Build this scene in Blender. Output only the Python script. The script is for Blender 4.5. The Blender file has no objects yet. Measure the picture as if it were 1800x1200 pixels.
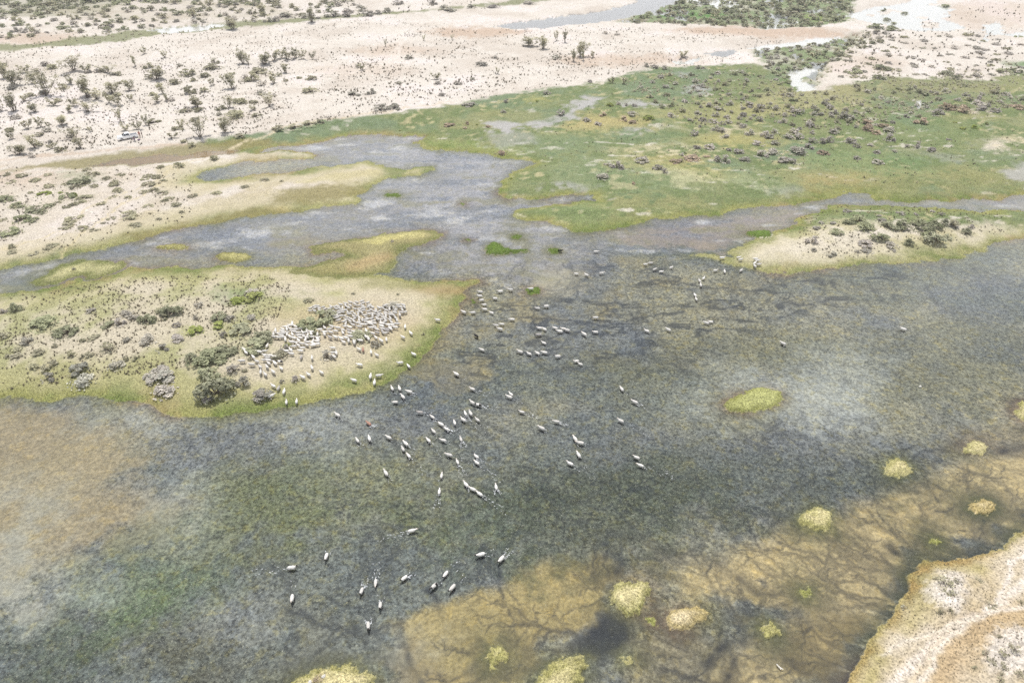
import bpy, bmesh, math, random
import numpy as np
from mathutils import Vector, Matrix

R = math.radians
rng = np.random.default_rng(11)
random.seed(11)
scene = bpy.context.scene
COL = scene.collection

# ---------------------------------------------------------------- camera, light, exposure
H = 60.0                      # camera height over the water
PITCH = R(35.2)               # below the horizon
F = 1200.0                    # focal length in photo pixels (photo 1800 wide)
cam_d = bpy.data.cameras.new('camera')
cam_d.sensor_width = 36.0
cam_d.lens = 24.0
cam_d.clip_start = 1.0
cam_d.clip_end = 20000.0
cam = bpy.data.objects.new('camera', cam_d)
cam.location = (0, 0, H)
cam.rotation_euler = (math.pi / 2 - PITCH, 0, 0)
COL.objects.link(cam)
scene.camera = cam

SUN_EL, SUN_AZ = 73.0, -14.0  # azimuth from +Y towards +X
world = bpy.data.worlds.new('World')
scene.world = world
world.use_nodes = True
wn = world.node_tree
wn.nodes.clear()
w_out = wn.nodes.new('ShaderNodeOutputWorld')
w_bg = wn.nodes.new('ShaderNodeBackground')
w_sky = wn.nodes.new('ShaderNodeTexSky')
w_sky.sky_type = 'NISHITA'
w_sky.sun_disc = False
w_sky.sun_elevation = R(SUN_EL)
w_sky.sun_rotation = R(SUN_AZ)
w_sky.air_density = 1.0
w_sky.dust_density = 3.0
w_bg.inputs['Strength'].default_value = 0.085
# broken thin cloud all over the sky
w_tc = wn.nodes.new('ShaderNodeTexCoord')
w_noise = wn.nodes.new('ShaderNodeTexNoise')
w_noise.inputs['Scale'].default_value = 3.4
w_noise.inputs['Detail'].default_value = 6.0
w_noise.inputs['Roughness'].default_value = 0.55
w_map = wn.nodes.new('ShaderNodeMapping')
w_map.inputs['Location'].default_value = (3.1, 1.7, 0.6)
w_rng = wn.nodes.new('ShaderNodeMapRange')
w_rng.inputs['From Min'].default_value = 0.44
w_rng.inputs['From Max'].default_value = 0.64
w_rng.inputs['To Max'].default_value = 0.95
w_mix = wn.nodes.new('ShaderNodeMix')
w_mix.data_type = 'RGBA'
w_mix.inputs[7].default_value = (14.5, 14.8, 15.4, 1)
wn.links.new(w_tc.outputs['Generated'], w_map.inputs['Vector'])
wn.links.new(w_map.outputs['Vector'], w_noise.inputs['Vector'])
w_sep = wn.nodes.new('ShaderNodeSeparateXYZ')
wn.links.new(w_tc.outputs['Generated'], w_sep.inputs[0])
w_hor = wn.nodes.new('ShaderNodeMapRange')
w_hor.inputs[1].default_value, w_hor.inputs[2].default_value, w_hor.inputs[3].default_value, w_hor.inputs[4].default_value = 0.08, 0.50, 0.20, 0.0
wn.links.new(w_sep.outputs[2], w_hor.inputs[0])
w_add = wn.nodes.new('ShaderNodeMath')
wn.links.new(w_noise.outputs['Fac'], w_add.inputs[0])
wn.links.new(w_hor.outputs[0], w_add.inputs[1])
wn.links.new(w_add.outputs[0], w_rng.inputs['Value'])
wn.links.new(w_rng.outputs['Result'], w_mix.inputs[0])
wn.links.new(w_sky.outputs['Color'], w_mix.inputs[6])
wn.links.new(w_mix.outputs[2], w_bg.inputs['Color'])
wn.links.new(w_bg.outputs['Background'], w_out.inputs['Surface'])

sun_d = bpy.data.lights.new('sun', 'SUN')
sun_d.energy = 3.6
sun_d.angle = R(0.5)
sun_d.color = (1.0, 0.965, 0.915)
sun = bpy.data.objects.new('sun', sun_d)
sdir = Vector((math.sin(R(SUN_AZ)) * math.cos(R(SUN_EL)), math.cos(R(SUN_AZ)) * math.cos(R(SUN_EL)), math.sin(R(SUN_EL))))
sun.rotation_euler = sdir.to_track_quat('Z', 'Y').to_euler()
COL.objects.link(sun)

vs = scene.view_settings
vs.view_transform = 'Standard'
vs.look = 'None'
vs.exposure = 0.2
HAZE = 0.00022
vs.gamma = 1.0
vs.use_curve_mapping = False
scene.cycles.max_bounces = 6
scene.cycles.transparent_max_bounces = 12
scene.cycles.use_denoising = False

# ---------------------------------------------------------------- projection photo -> ground
SP, CP = math.sin(PITCH), math.cos(PITCH)


def gp(px, py, z=0.0):
    """the place on the level z that the photograph shows at px, py"""
    xc = (np.asarray(px, float) - 900.0) / F
    yc = (np.asarray(py, float) - 600.0) / F
    t = (H - z) / (SP + yc * CP)
    return xc * t, (CP - yc * SP) * t


def pxm(py):
    """photo pixels per metre across at the row py"""
    return (F * SP + (py - 600.0) * CP) / H


def poly(pts):
    p = np.array(pts, float)
    x, y = gp(p[:, 0], p[:, 1])
    return np.stack([x, y], 1)


def ell(cx, cy, rx, ry, n=22, seed=0, wob=0.1, tilt=0.0):
    r_ = np.random.default_rng(seed + int(cx * 7 + cy))
    a = np.linspace(0, 2 * math.pi, n, endpoint=False)
    k = 1 + wob * (np.sin(2 * a + r_.uniform(0, 6)) * .6 + np.sin(3 * a + r_.uniform(0, 6)) * .5)
    u, v = rx * k * np.cos(a), ry * k * np.sin(a)
    ct, st = math.cos(tilt), math.sin(tilt)
    return poly(np.stack([cx + u * ct - v * st, cy + u * st + v * ct], 1))


# ---------------------------------------------------------------- noise in numpy
def _hash(ix, iy, seed):
    n = (ix * 374761393 + iy * 668265263 + seed * 974634777).astype(np.int64) & 0xFFFFFFFF
    n = ((n ^ (n >> 13)) * 1274126177) & 0xFFFFFFFF
    n = n ^ (n >> 16)
    return (n & 0xFFFF).astype(np.float32) / 65535.0


def vnoise(x, y, seed=0):
    fx, fy = np.floor(x), np.floor(y)
    ix, iy = fx.astype(np.int64), fy.astype(np.int64)
    tx, ty = (x - fx).astype(np.float32), (y - fy).astype(np.float32)
    tx = tx * tx * tx * (tx * (tx * 6 - 15) + 10)
    ty = ty * ty * ty * (ty * (ty * 6 - 15) + 10)
    a, b = _hash(ix, iy, seed), _hash(ix + 1, iy, seed)
    c, d = _hash(ix, iy + 1, seed), _hash(ix + 1, iy + 1, seed)
    return (a + (b - a) * tx) * (1 - ty) + (c + (d - c) * tx) * ty


def fbm(x, y, seed=0, octv=4, gain=0.5):
    """about -1 .. 1"""
    s, amp, tot = np.zeros(np.shape(x), np.float32), 1.0, 0.0
    for i in range(octv):
        c, d = math.cos(0.6 * i + .3), math.sin(0.6 * i + .3)
        s += amp * (vnoise((x * c - y * d) * 2 ** i + 17.3 * i, (x * d + y * c) * 2 ** i - 9.1 * i, seed + i) * 2 - 1)
        tot += amp
        amp *= gain
    return s / tot * 1.5


def sstep(a, b, x):
    t = np.clip((x - a) / (b - a), 0, 1)
    return t * t * (3 - 2 * t)


def sdf(P, X, Y, m=12.0):
    """signed distance to the closed outline P, positive inside, clipped to -m outside its box"""
    out = np.full(X.shape, -m, np.float32)
    lo, hi = P.min(0) - m, P.max(0) + m
    idx = np.nonzero((X > lo[0]) & (X < hi[0]) & (Y > lo[1]) & (Y < hi[1]))[0]
    if len(idx) == 0:
        return out
    x, y = X[idx].astype(np.float32), Y[idx].astype(np.float32)
    d2 = np.full(x.shape, 1e12, np.float32)
    ins = np.zeros(x.shape, bool)
    n = len(P)
    for i in range(n):
        ax, ay = P[i]
        bx, by = P[(i + 1) % n]
        ex, ey = bx - ax, by - ay
        L = ex * ex + ey * ey + 1e-9
        t = np.clip(((x - ax) * ex + (y - ay) * ey) / L, 0, 1)
        dx, dy = x - ax - t * ex, y - ay - t * ey
        np.minimum(d2, dx * dx + dy * dy, out=d2)
        if ay != by:
            cond = ((ay > y) != (by > y))
            xi = ax + (y - ay) * (ex / (by - ay))
            ins ^= cond & (x < xi)
    d = np.sqrt(d2)
    out[idx] = np.maximum(np.where(ins, d, -d), -m)
    return out


def dline(pts, X, Y, m=6.0):
    """distance to an open line given in photo pixels"""
    P = poly(pts)
    out = np.full(X.shape, m, np.float32)
    lo, hi = P.min(0) - m, P.max(0) + m
    idx = np.nonzero((X > lo[0]) & (X < hi[0]) & (Y > lo[1]) & (Y < hi[1]))[0]
    if len(idx) == 0:
        return out
    x, y = X[idx].astype(np.float32), Y[idx].astype(np.float32)
    d2 = np.full(x.shape, m * m, np.float32)
    for i in range(len(P) - 1):
        ax, ay = P[i]
        ex, ey = P[i + 1] - P[i]
        t = np.clip(((x - ax) * ex + (y - ay) * ey) / (ex * ex + ey * ey + 1e-9), 0, 1)
        np.minimum(d2, (x - ax - t * ex) ** 2 + (y - ay - t * ey) ** 2, out=d2)
    out[idx] = np.sqrt(d2)
    return out


KLIT = 1.42                   # brightness of a white sunlit sheet, to turn photo tones into base colours


def C(r, g, b, k=KLIT):
    v = np.array([r, g, b], np.float32) / 255.0
    v = np.where(v <= 0.04045, v / 12.92, ((v + 0.055) / 1.055) ** 2.4)
    return (v / k).astype(np.float32)


def mixc(base, colr, w):
    return base + (colr - base) * np.clip(w, 0, 1)[:, None]


# ---------------------------------------------------------------- outlines of the place
RIVER = poly([(-700, 640), (-400, 560), (-150, 505), (0, 474), (60, 462), (130, 447), (200, 432), (260, 418), (330, 398),
              (390, 388), (440, 383), (500, 374), (545, 366), (590, 363), (625, 361), (642, 352), (632, 342), (645, 330),
              (668, 318), (700, 310), (740, 309), (768, 303), (772, 295), (740, 293), (705, 299), (690, 294), (665, 287),
              (640, 285), (600, 289), (560, 294), (500, 303), (430, 311), (360, 318), (340, 314), (350, 306), (385, 295),
              (440, 285), (500, 280), (548, 277), (558, 270), (530, 264), (490, 264), (460, 268), (475, 261), (510, 255),
              (560, 248), (620, 240), (650, 237), (700, 236), (740, 242), (728, 251), (750, 262), (790, 268), (825, 268),
              (870, 278), (905, 281), (935, 285), (925, 292), (905, 298), (890, 312), (878, 330), (880, 342), (895, 350),
              (950, 350), (1000, 345), (1040, 343), (1050, 352), (1000, 358), (950, 365), (905, 372), (897, 382), (905, 390),
              (960, 390), (990, 398), (1010, 410), (1060, 408), (1110, 398), (1150, 388), (1200, 382), (1260, 381),
              (1300, 365), (1345, 362), (1400, 358), (1440, 350), (1490, 338), (1525, 340), (1535, 350), (1600, 355),
              (1680, 354), (1800, 345), (2000, 330), (2500, 290), (3300, 330), (3000, 560), (2300, 700), (2000, 838),
              (1860, 905), (1800, 938), (1750, 968), (1690, 974), (1640, 983), (1612, 998), (1590, 1012), (1597, 1036), (1580, 1058), (1562, 1085),
              (1530, 1130), (1490, 1180), (1465, 1205), (1400, 1300), (1330, 1600), (200, 1900), (-1200, 1700), (-1400, 900)])
ISLE_C = poly([(-350, 590), (-150, 545), (0, 517), (60, 507), (120, 498), (200, 484), (225, 471), (300, 468), (350, 471),
               (390, 466), (450, 470), (510, 466), (560, 470), (640, 482), (680, 487), (740, 493), (800, 489), (838, 489),
               (845, 496), (815, 503), (812, 512), (818, 522), (805, 540), (790, 565), (770, 590), (755, 610), (735, 630),
               (712, 652), (680, 672), (650, 684), (600, 696), (550, 710), (500, 717), (440, 727), (380, 735), (345, 735),
               (310, 725), (260, 713), (210, 702), (150, 697), (80, 699), (0, 706), (-150, 712), (-400, 740)])
ISLE_E = poly([(537, 436), (600, 422), (680, 411), (760, 403), (781, 408), (768, 420), (735, 435), (690, 450), (700, 462),
               (690, 480), (640, 486), (560, 488), (500, 482), (515, 470), (560, 462), (610, 455), (600, 448), (560, 446)])
ISLE_D = poly([(1208, 450), (1240, 448), (1282, 454), (1278, 441), (1310, 430), (1345, 415), (1385, 398), (1410, 380),
               (1440, 366), (1470, 360), (1520, 358), (1580, 362), (1650, 368), (1700, 371), (1750, 371), (1800, 367),
               (2100, 350), (2500, 330), (2500, 352), (2000, 390), (1800, 418), (1740, 435), (1690, 448), (1600, 462), (1500, 468),
               (1420, 478), (1340, 479), (1290, 470), (1250, 458)])
ISLE_A = poly([(62, 490), (100, 467), (140, 459), (175, 458), (205, 464), (218, 472), (190, 484), (150, 489), (110, 497), (75, 498)])
SMALL = [  # islets of grass: outline, base tone, height
    (poly([(1274, 712), (1290, 696), (1312, 690), (1330, 685), (1350, 683), (1370, 690), (1376, 700), (1366, 712), (1345, 716), (1335, 722), (1310, 727), (1285, 724)]), 'lime', .5),
    (ell(1434, 912, 30, 19), 'straw', .55), (ell(1575, 823, 20, 16), 'straw', .5), (ell(1716, 788, 19, 12), 'straw', .4),
    (ell(1725, 891, 22, 14), 'sandy', .5), (poly([(1069, 1042), (1085, 1025), (1110, 1018), (1134, 1022), (1139, 1040), (1130, 1062), (1124, 1078), (1105, 1084), (1088, 1068), (1072, 1058)]), 'straw', .7),
    (ell(1205, 1084, 33, 21), 'sandy', .6), (poly([(860, 1150), (866, 1141), (880, 1140), (892, 1150), (888, 1163), (872, 1173), (864, 1168)]), 'straw', .45),
    (poly([(940, 1200), (960, 1178), (990, 1162), (1015, 1157), (1030, 1162), (1032, 1178), (1020, 1195), (1005, 1225), (960, 1240), (935, 1220)]), 'straw', .6),
    (poly([(512, 1196), (530, 1184), (555, 1176), (585, 1171), (618, 1172), (645, 1180), (660, 1194), (655, 1225), (600, 1250), (530, 1240), (500, 1215)]), 'straw', .7),
    (ell(1352, 1105, 12, 10), 'straw', .3), (ell(1415, 1040, 9, 8), 'lime', .2), (ell(1646, 953, 11, 8), 'lime', .2),
    (ell(1806, 721, 22, 20), 'straw', .5), (ell(1098, 1165, 9, 5), 'straw', .2), (ell(1145, 1087, 9, 8), 'lime', .2),
    (poly([(851, 437), (858, 428), (872, 427), (885, 434), (900, 440), (930, 440), (925, 445), (895, 446), (870, 450), (852, 448)]), 'green', .5),
    (ell(936, 511, 13, 6), 'green', .35), (ell(1335, 411, 22, 8), 'green', .35), (ell(303, 435, 32, 5), 'olive', .25),
    (ell(411, 452, 32, 9), 'olive', .35), (ell(690, 343, 15, 3.5), 'green', .25), (ell(907, 417, 10, 4), 'green', .2),
    (ell(829, 529.5, 3, 2.5), 'green', .15), (ell(975, 440, 14, 4), 'green', .15), (ell(824, 422, 6, 2.5), 'green', .12), (ell(815, 358, 7, 2), 'green', .12),
]
POOLS = [  # outline, depth, kind
    (poly([(150, 292), (200, 282), (240, 276), (290, 272), (340, 270), (400, 265), (430, 262), (400, 271), (330, 281), (270, 288), (210, 293)]), .12, 'mud'),
    (poly([(865, 47), (890, 50), (920, 52), (980, 48), (1030, 42), (1080, 36), (1110, 30), (1150, 18), (1180, 8), (1215, -12), (1140, -8), (1100, 10), (1060, 20), (1000, 28), (940, 36), (890, 44)]), .25, 'grey'),
    (poly([(1482, 29), (1500, 23), (1540, 13), (1592, 6), (1612, -3), (1660, -12), (1700, -12), (1650, -3), (1638, 10), (1676, 13), (1670, 23), (1656, 32), (1676, 40), (1696, 49), (1673, 55), (1627, 56), (1592, 53), (1563, 46), (1526, 38), (1505, 35)]), .2, 'white'),
    (poly([(1725, 43), (1757, 42), (1768, 49), (1755, 56), (1766, 59), (1800, 57), (1900, 50), (1900, 66), (1800, 66), (1783, 66), (1750, 60), (1740, 66), (1731, 75), (1716, 72), (1731, 62)]), .15, 'white'),
    (poly([(1309, 87), (1358, 78), (1401, 74), (1430, 69), (1465, 65), (1478, 68), (1453, 77), (1419, 79), (1375, 83), (1340, 88)]), .15, 'white'),
    (poly([(1242, 93), (1267, 90), (1295, 88), (1290, 96), (1270, 100), (1250, 99)]), .15, 'grey'),
    (poly([(1190, 108), (1230, 103), (1227, 109), (1200, 116)]), .12, 'white'),
    (poly([(1381, 130), (1404, 121), (1427, 118), (1433, 124), (1416, 139), (1424, 153), (1436, 159), (1410, 162), (1393, 150)]), .2, 'white'),
    (poly([(262, 53), (300, 50), (360, 45), (400, 43), (357, 55), (287, 61)]), .2, 'white'),
    (ell(1610, 185, 5, 9), .06, 'white'),
    (poly([(1210, 2), (1230, 12), (1245, 4), (1255, 18), (1275, 8), (1290, 22), (1300, 5), (1285, -8), (1230, -10)]), .08, 'white'),
    (poly([(1335, 50), (1350, 42), (1375, 44), (1395, 36), (1410, 40), (1380, 48), (1345, 53)]), .1, 'white'),
]
POOL_ISLE = [ell(1637, 44, 17, 7), ell(1555, 22, 12, 3), ell(1620, 31, 6, 3), ell(1530, 27, 10, 2.5), ell(1568, 19, 8, 2)]

MEADOW = poly([(330, 256), (400, 246), (480, 240), (560, 222), (640, 212), (720, 203), (800, 190), (880, 172), (960, 162), (1040, 152),
               (1100, 138), (1160, 126), (1220, 121), (1320, 117), (1370, 130), (1400, 150), (1440, 165), (1500, 150), (1560, 143), (1640, 142),
               (1740, 148), (1800, 132), (2500, 90), (2700, 420), (1450, 402), (1200, 430), (850, 430), (830, 300), (700, 265), (480, 272)])
SPIT_B = poly([(-900, 330), (-200, 310), (0, 296), (100, 300), (330, 290), (345, 312), (420, 305), (700, 280), (790, 296), (650, 365), (440, 392), (200, 440), (0, 490), (-900, 700)])
GREEN_TL = poly([(-700, 130), (-200, 108), (0, 82), (60, 84), (130, 72), (200, 62), (262, 52), (350, 45), (430, 41), (520, 38), (620, 31), (740, 23), (800, 18),
                 (880, 8), (960, -2), (965, 4), (880, 15), (800, 22), (740, 27), (620, 36), (520, 46), (430, 52), (350, 58), (290, 65), (220, 78), (150, 84),
                 (60, 92), (0, 98), (-200, 128), (-700, 160)])
OLIVE_P1 = poly([(-20, 312), (60, 300), (110, 288), (180, 276), (260, 266), (330, 258), (400, 252), (480, 246), (490, 254), (430, 266), (360, 276), (330, 284), (240, 294), (150, 298), (60, 305)])
REEDS = poly([(1075, 42), (1110, 30), (1160, 14), (1200, -2), (1250, -20), (1500, -20), (1500, 10), (1490, 40), (1440, 48), (1330, 50), (1200, 44), (1100, 42)])
REEDS_B = poly([(1320, 90), (1400, 78), (1470, 68), (1520, 60), (1500, 90), (1450, 120), (1440, 150), (1410, 165), (1380, 150), (1350, 120)])
SHORE_S = poly([(1810, 920), (1750, 950), (1600, 990), (1580, 1040), (1500, 1150), (1380, 1300), (1300, 1600), (2600, 1600), (2600, 700)])

HEAD = {'L': 178, 'UL': 140, 'ULL': 160, 'UUL': 118, 'U': 95, 'UR': 45, 'R': 5, 'D': -88, 'DL': -125, 'DLL': -150, 'DR': -45}
W_ = [  # wading sheep: x, y, heading, colour
    (689, 681, 'UUL'), (702, 681, 'UUL'), (719, 687, 'ULL'), (708, 696, 'UL'), (694, 705, 'L', 'dark'), (593, 728, 'UL'), (738, 723, 'ULL', 'grey'), (648, 743, 'UL', 'brown'), (760, 731, 'UL'), (775, 744, 'UL', 'dark'), (785, 752, 'UL'), (762, 756, 'UUL'),
    (628, 772, 'UUL'), (649, 769, 'UUL'), (683, 767, 'UL'), (713, 778, 'UL'), (708, 787, 'UUL'), (718, 799, 'UUL'), (753, 772, 'UUL'), (779, 772, 'ULL'), (810, 770, 'UUL'), (799, 741, 'UUL'), (814, 736, 'UL'), (818, 725, 'UUL'), (827, 725, 'UUL'), (839, 736, 'UL'),
    (830, 706, 'UL'), (841, 710, 'ULL', 'pied'), (830, 682, 'UL'), (802, 656, 'UL'), (895, 696, 'UL'), (898, 691, 'UL'), (789, 798, 'ULL'), (804, 810, 'UUL'), (837, 800, 'UL', 'dark'), (838, 811, 'UL'), (678, 830, 'UUL'), (776, 834, 'U'), (772, 862, 'U'), (819, 850, 'UUL'), (831, 858, 'UL'), (843, 866, 'UL'), (872, 854, 'U'),
    (724, 931, 'R'), (573, 976, 'D', 'dark'), (513, 996, 'R', 'dark'), (513, 1050, 'D'), (635, 1037, 'D', 'dark'), (660, 1022, 'D'), (710, 1014, 'DL', 'dark'), (668, 1062, 'D', 'dark'), (647, 1098, 'D', 'dark'), (763, 1028, 'DL', 'pied'), (783, 1007, 'DL', 'dark'), (795, 1031, 'DL', 'dark'), (845, 973, 'DLL', 'dark'), (881, 981, 'DL', 'dark'),
    (844, 512, 'L'), (843, 519, 'L'), (846, 526, 'L', 'dark'), (879, 511, 'L'), (897, 508, 'L'), (933, 506, 'L'), (870, 523, 'L', 'dark'), (851, 534, 'L'), (852, 542, 'L'), (864, 548, 'ULL'), (815, 547, 'UL'), (831, 548, 'L'), (900, 560, 'L'), (872, 570, 'L'), (882, 568, 'L'), (879, 577, 'ULL'), (837, 589, 'UL', 'black'), (847, 613, 'UL'),
    (945, 540, 'L'), (960, 537, 'L', 'dark'), (1047, 557, 'L', 'dark'), (948, 575, 'ULL'), (957, 577, 'UL'), (976, 575, 'ULL'), (984, 581, 'L'), (990, 576, 'L'), (997, 579, 'ULL'), (1027, 586, 'UL'), (1047, 582, 'L'), (947, 587, 'L', 'grey'), (956, 601, 'ULL'), (914, 617, 'UL'), (930, 620, 'UL'), (945, 619, 'UL'), (957, 618, 'ULL'), (980, 625, 'L', 'dark'), (1013, 633, 'L'), (1020, 638, 'UL'),
    (1135, 463, 'R'), (1144, 461, 'R', 'dark'), (1151, 472, 'UR'), (1163, 476, 'R', 'dark'), (1180, 469, 'UR', 'dark'), (1258, 474, 'R'), (1274, 476, 'U'), (1237, 488, 'UR'), (1230, 492, 'U'), (1232, 500, 'U'), (1222, 517, 'U', 'dark'), (1224, 524, 'U'), (1242, 566, 'UL'), (1249, 564, 'L'), (1137, 580, 'UL'), (1175, 578, 'UL'), (1377, 602, 'UL'),
    (985, 439, 'R', 'black'), (1048, 441, 'R'), (1013, 480, 'L', 'dark'), (1031, 482, 'UL'), (1058, 479, 'R'),
    (1093, 682, 'UUL'), (1116, 705, 'UL'), (917, 722, 'ULL'), (978, 739, 'ULL'), (952, 751, 'UL'), (1091, 738, 'UL'), (1011, 770, 'UUL'), (1020, 777, 'ULL'), (1017, 798, 'UUL'), (1002, 813, 'UL'), (1119, 802, 'UL'), (1126, 816, 'UL'), (1588, 577, 'UL')]

# ---------------------------------------------------------------- ground sheet
NPHI, NU = 760, 940
phi = np.linspace(R(67.0), R(8.2), NPHI)
yfine = H / np.tan(phi)
ys = np.concatenate([[-400, -250, -120, -50, -20, 0, 12, 20], yfine, [430, 450, 480, 520, 580, 680, 850, 1200, 1800]])
uf = np.linspace(-1.14, 1.14, NU)
uo = np.array([1.18, 1.24, 1.34, 1.5, 1.75, 2.2, 3.2])
us = np.concatenate([-uo[::-1], uf, uo])


def hw(y):
    return 0.75 * np.maximum(np.maximum(y, 22.0) * CP + H * SP, 20.0)


GY, GU = np.meshgrid(ys, us, indexing='ij')
GX = GU * hw(GY)
X, Y = GX.ravel().astype(np.float64), GY.ravel().astype(np.float64)
NR, NC = GX.shape
dist = np.sqrt(X * X + Y * Y + H * H)
far = np.clip(dist / 110.0, .6, 3.0)

wa = fbm(X * .22, Y * .22, 1, 3)
wb = fbm(X * .22, Y * .22, 5, 3)
wc = fbm(X * 1.4, Y * 1.4, 9, 3)
wd = fbm(X * 1.4, Y * 1.4, 13, 3)
Xw = X + (wa * .85 + wc * .28) * far
Yw = Y + (wb * .85 + wd * .28) * far

dl = -sdf(RIVER, Xw, Yw, 40.0)
dC = sdf(ISLE_C, Xw, Yw)
dE = sdf(ISLE_E, Xw, Yw)
dD = sdf(ISLE_D, Xw, Yw)
dA = sdf(ISLE_A, Xw, Yw)
for d in (dC, dE, dD, dA):
    dl = np.maximum(dl, d)
Xs = X + (wa * .3 + wc * .36 + .16 * fbm(X * 4.5, Y * 4.5, 141, 2))
Ys = Y + (wb * .3 + wd * .36 + .16 * fbm(X * 4.5, Y * 4.5, 145, 2))
small_d = []
for P, tone, hh in SMALL:
    d = sdf(P, Xs, Ys, 6.0)
    small_d.append((d, tone, hh))
    dl = np.maximum(dl, d)
pool_d = []
for P, dep, kind in POOLS:
    d = sdf(P, Xw, Yw, 10.0)
    pool_d.append((d, dep, kind))
pool_all = np.full(X.shape, -10.0, np.float32)
for d, dep, kind in pool_d:
    pool_all = np.maximum(pool_all, d)
for P in POOL_ISLE:
    pool_all = np.minimum(pool_all, -sdf(P, Xw, Yw, 8.0))
# wet gaps between the reeds
dR = sdf(REEDS, Xw, Yw, 12.0)
dRB = sdf(REEDS_B, Xw, Yw, 12.0)
gap = fbm(X * .16, Y * .09, 61, 4)
gapd = np.where(np.maximum(dR, dRB) > 0, (gap - .33) * 6.0, -10.0)
pool_all = np.maximum(pool_all, np.minimum(gapd, np.maximum(dR, dRB)))
dl = np.minimum(dl, -pool_all)

# heights
n1 = fbm(X * .045, Y * .045, 21, 4)
n2 = fbm(X * .33, Y * .33, 25, 4)
n3 = fbm(X * 1.9, Y * 1.9, 29, 3)
north = sstep(105, 150, Y + X * .18)
hreg = 0.55 + 0.55 * sstep(2, 11, dC) + .5 * sstep(1, 8, dD) + north * (1.0 + .8 * n1) + .4 * sstep(0, 3, sdf(SHORE_S, X, Y))
hland = hreg * (1 - np.exp(-np.maximum(dl, 0) / (3.5 + 6 * north))) + (.07 * n2 + .03 * n3) * sstep(0, 2.0, dl)
dune = sstep(4, 22, dl) * north
hland += dune * (.9 * np.abs(n2) + .5 * n1)
for cx, cy, rr, hh in ((1658, 1035, 3.6, .9), (1660, 1075, 2.0, .5), (1765, 1150, 4.2, 1.0)):
    mx, my = gp(cx, cy)
    hland += hh * np.exp(-((X - mx) ** 2 + (Y - my) ** 2) / (rr * rr) * 1.6) * (1 + .25 * n3)
for d, tone, hh in small_d:
    hland = np.where(d > -1, np.minimum(hland, 10) * 0 + hh * (1 - np.exp(-np.maximum(d, 0) / .5)) + .05 * n3 * sstep(0, .4, d), hland)
dw = np.maximum(-dl, 0)
depth_max = .20 + .22 * sstep(2, 14, dw) + .05 * n1
hbed = -depth_max * (1 - np.exp(-dw / 1.1)) + .05 * n3 * sstep(.2, 1.5, dw)
shal = np.zeros(X.shape, np.float32)
for d, dep, kind in pool_d:
    shal = np.maximum(shal, sstep(-.5, .5, d))
hbed = np.where(shal > .5, -.14 * (1 - np.exp(-dw / .8)), hbed)
Z = np.where(dl > 0, hland + .012, np.minimum(hbed, -.012))

# ---- colour and kind of cover
f1 = fbm(X * .06, Y * .06, 41, 4)
f2 = fbm(X * .18, Y * .18, 45, 4)
f3 = fbm(X * .6, Y * .6, 49, 4)
f4 = fbm(X * 2.2, Y * 2.2, 53, 3)
f5 = fbm(X * .03, Y * .07, 57, 4)
one = np.ones(X.shape, np.float32)
L = np.maximum(dl, 0)

dS = sdf(SHORE_S, X, Y, 15.0)
inS = sstep(-1, 2, dS)
dB = sdf(SPIT_B, Xw, Yw, 15.0)
inB = sstep(-3, 3, dB)
inC = sstep(-2, 0, dC)
inD = sstep(-2, 0, dD)
dM = sdf(MEADOW, Xw + f2 * 2.5, Yw + f3 * 1.5, 20.0)
inM = sstep(-1.5, 2.0, dM)

sand = mixc(C(230, 222, 210)[None, :] * one[:, None], C(214, 203, 189), sstep(.0, .9, f1 + .5 * f2) * .75)
sand = mixc(sand, C(238, 229, 222), sstep(.15, .8, -f1 + .4 * f3))
sand = mixc(sand, C(206, 194, 172), inB * (.55 + .3 * f2))
sand = mixc(sand, C(226, 218, 206), inB * sstep(.1, .6, f1 - .2 + .4 * f3) * .7)
sand = mixc(sand, C(206, 197, 176), inC * .9)
sand = mixc(sand, C(204, 188, 156), inS * (.75 + .3 * f2 + .2 * f3))
# wide reddish wet flats in the far north
for cx, cy, rx, ry, w in ((840, 60, 90, 8, .8), (1100, 110, 130, 10, .6), (1340, 60, 150, 10, .8), (60, 75, 90, 9, .6), (1740, 30, 90, 26, .35), (1500, 120, 80, 20, .3), (700, 95, 80, 10, .4), (40, 320, 60, 9, .5), (640, 130, 90, 12, .3)):
    e = sdf(ell(cx, cy, rx, ry), Xw + f2 * 4, Yw + f3 * 4, 20)
    sand = mixc(sand, C(205, 180, 156), w * sstep(-6, 6, e))
col = sand.copy()
# dry straw grass
straw = C(190, 178, 132)
grassy = np.zeros(X.shape, np.float32)


def lay(c, w):
    global col
    col = mixc(col, c, w)


w = inC * sstep(-.35, .5, f1 * .4 + f2 * .5 + .15 * f3 + sstep(8, -6, Y - 69 + X * .10) * 1.0 - .1)
lay(C(164, 168, 126), np.clip(w * 1.3, 0, .95))
grassy = np.maximum(grassy, w * .7)
w = inC * sstep(.1, .8, f2 + .3 * f3) * sstep(3, 16, L)
lay(C(180, 180, 142), w * .5)
w = inD * sstep(-.3, .6, f2 + .4 * f3)
lay(C(196, 190, 150), w * .7)
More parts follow.
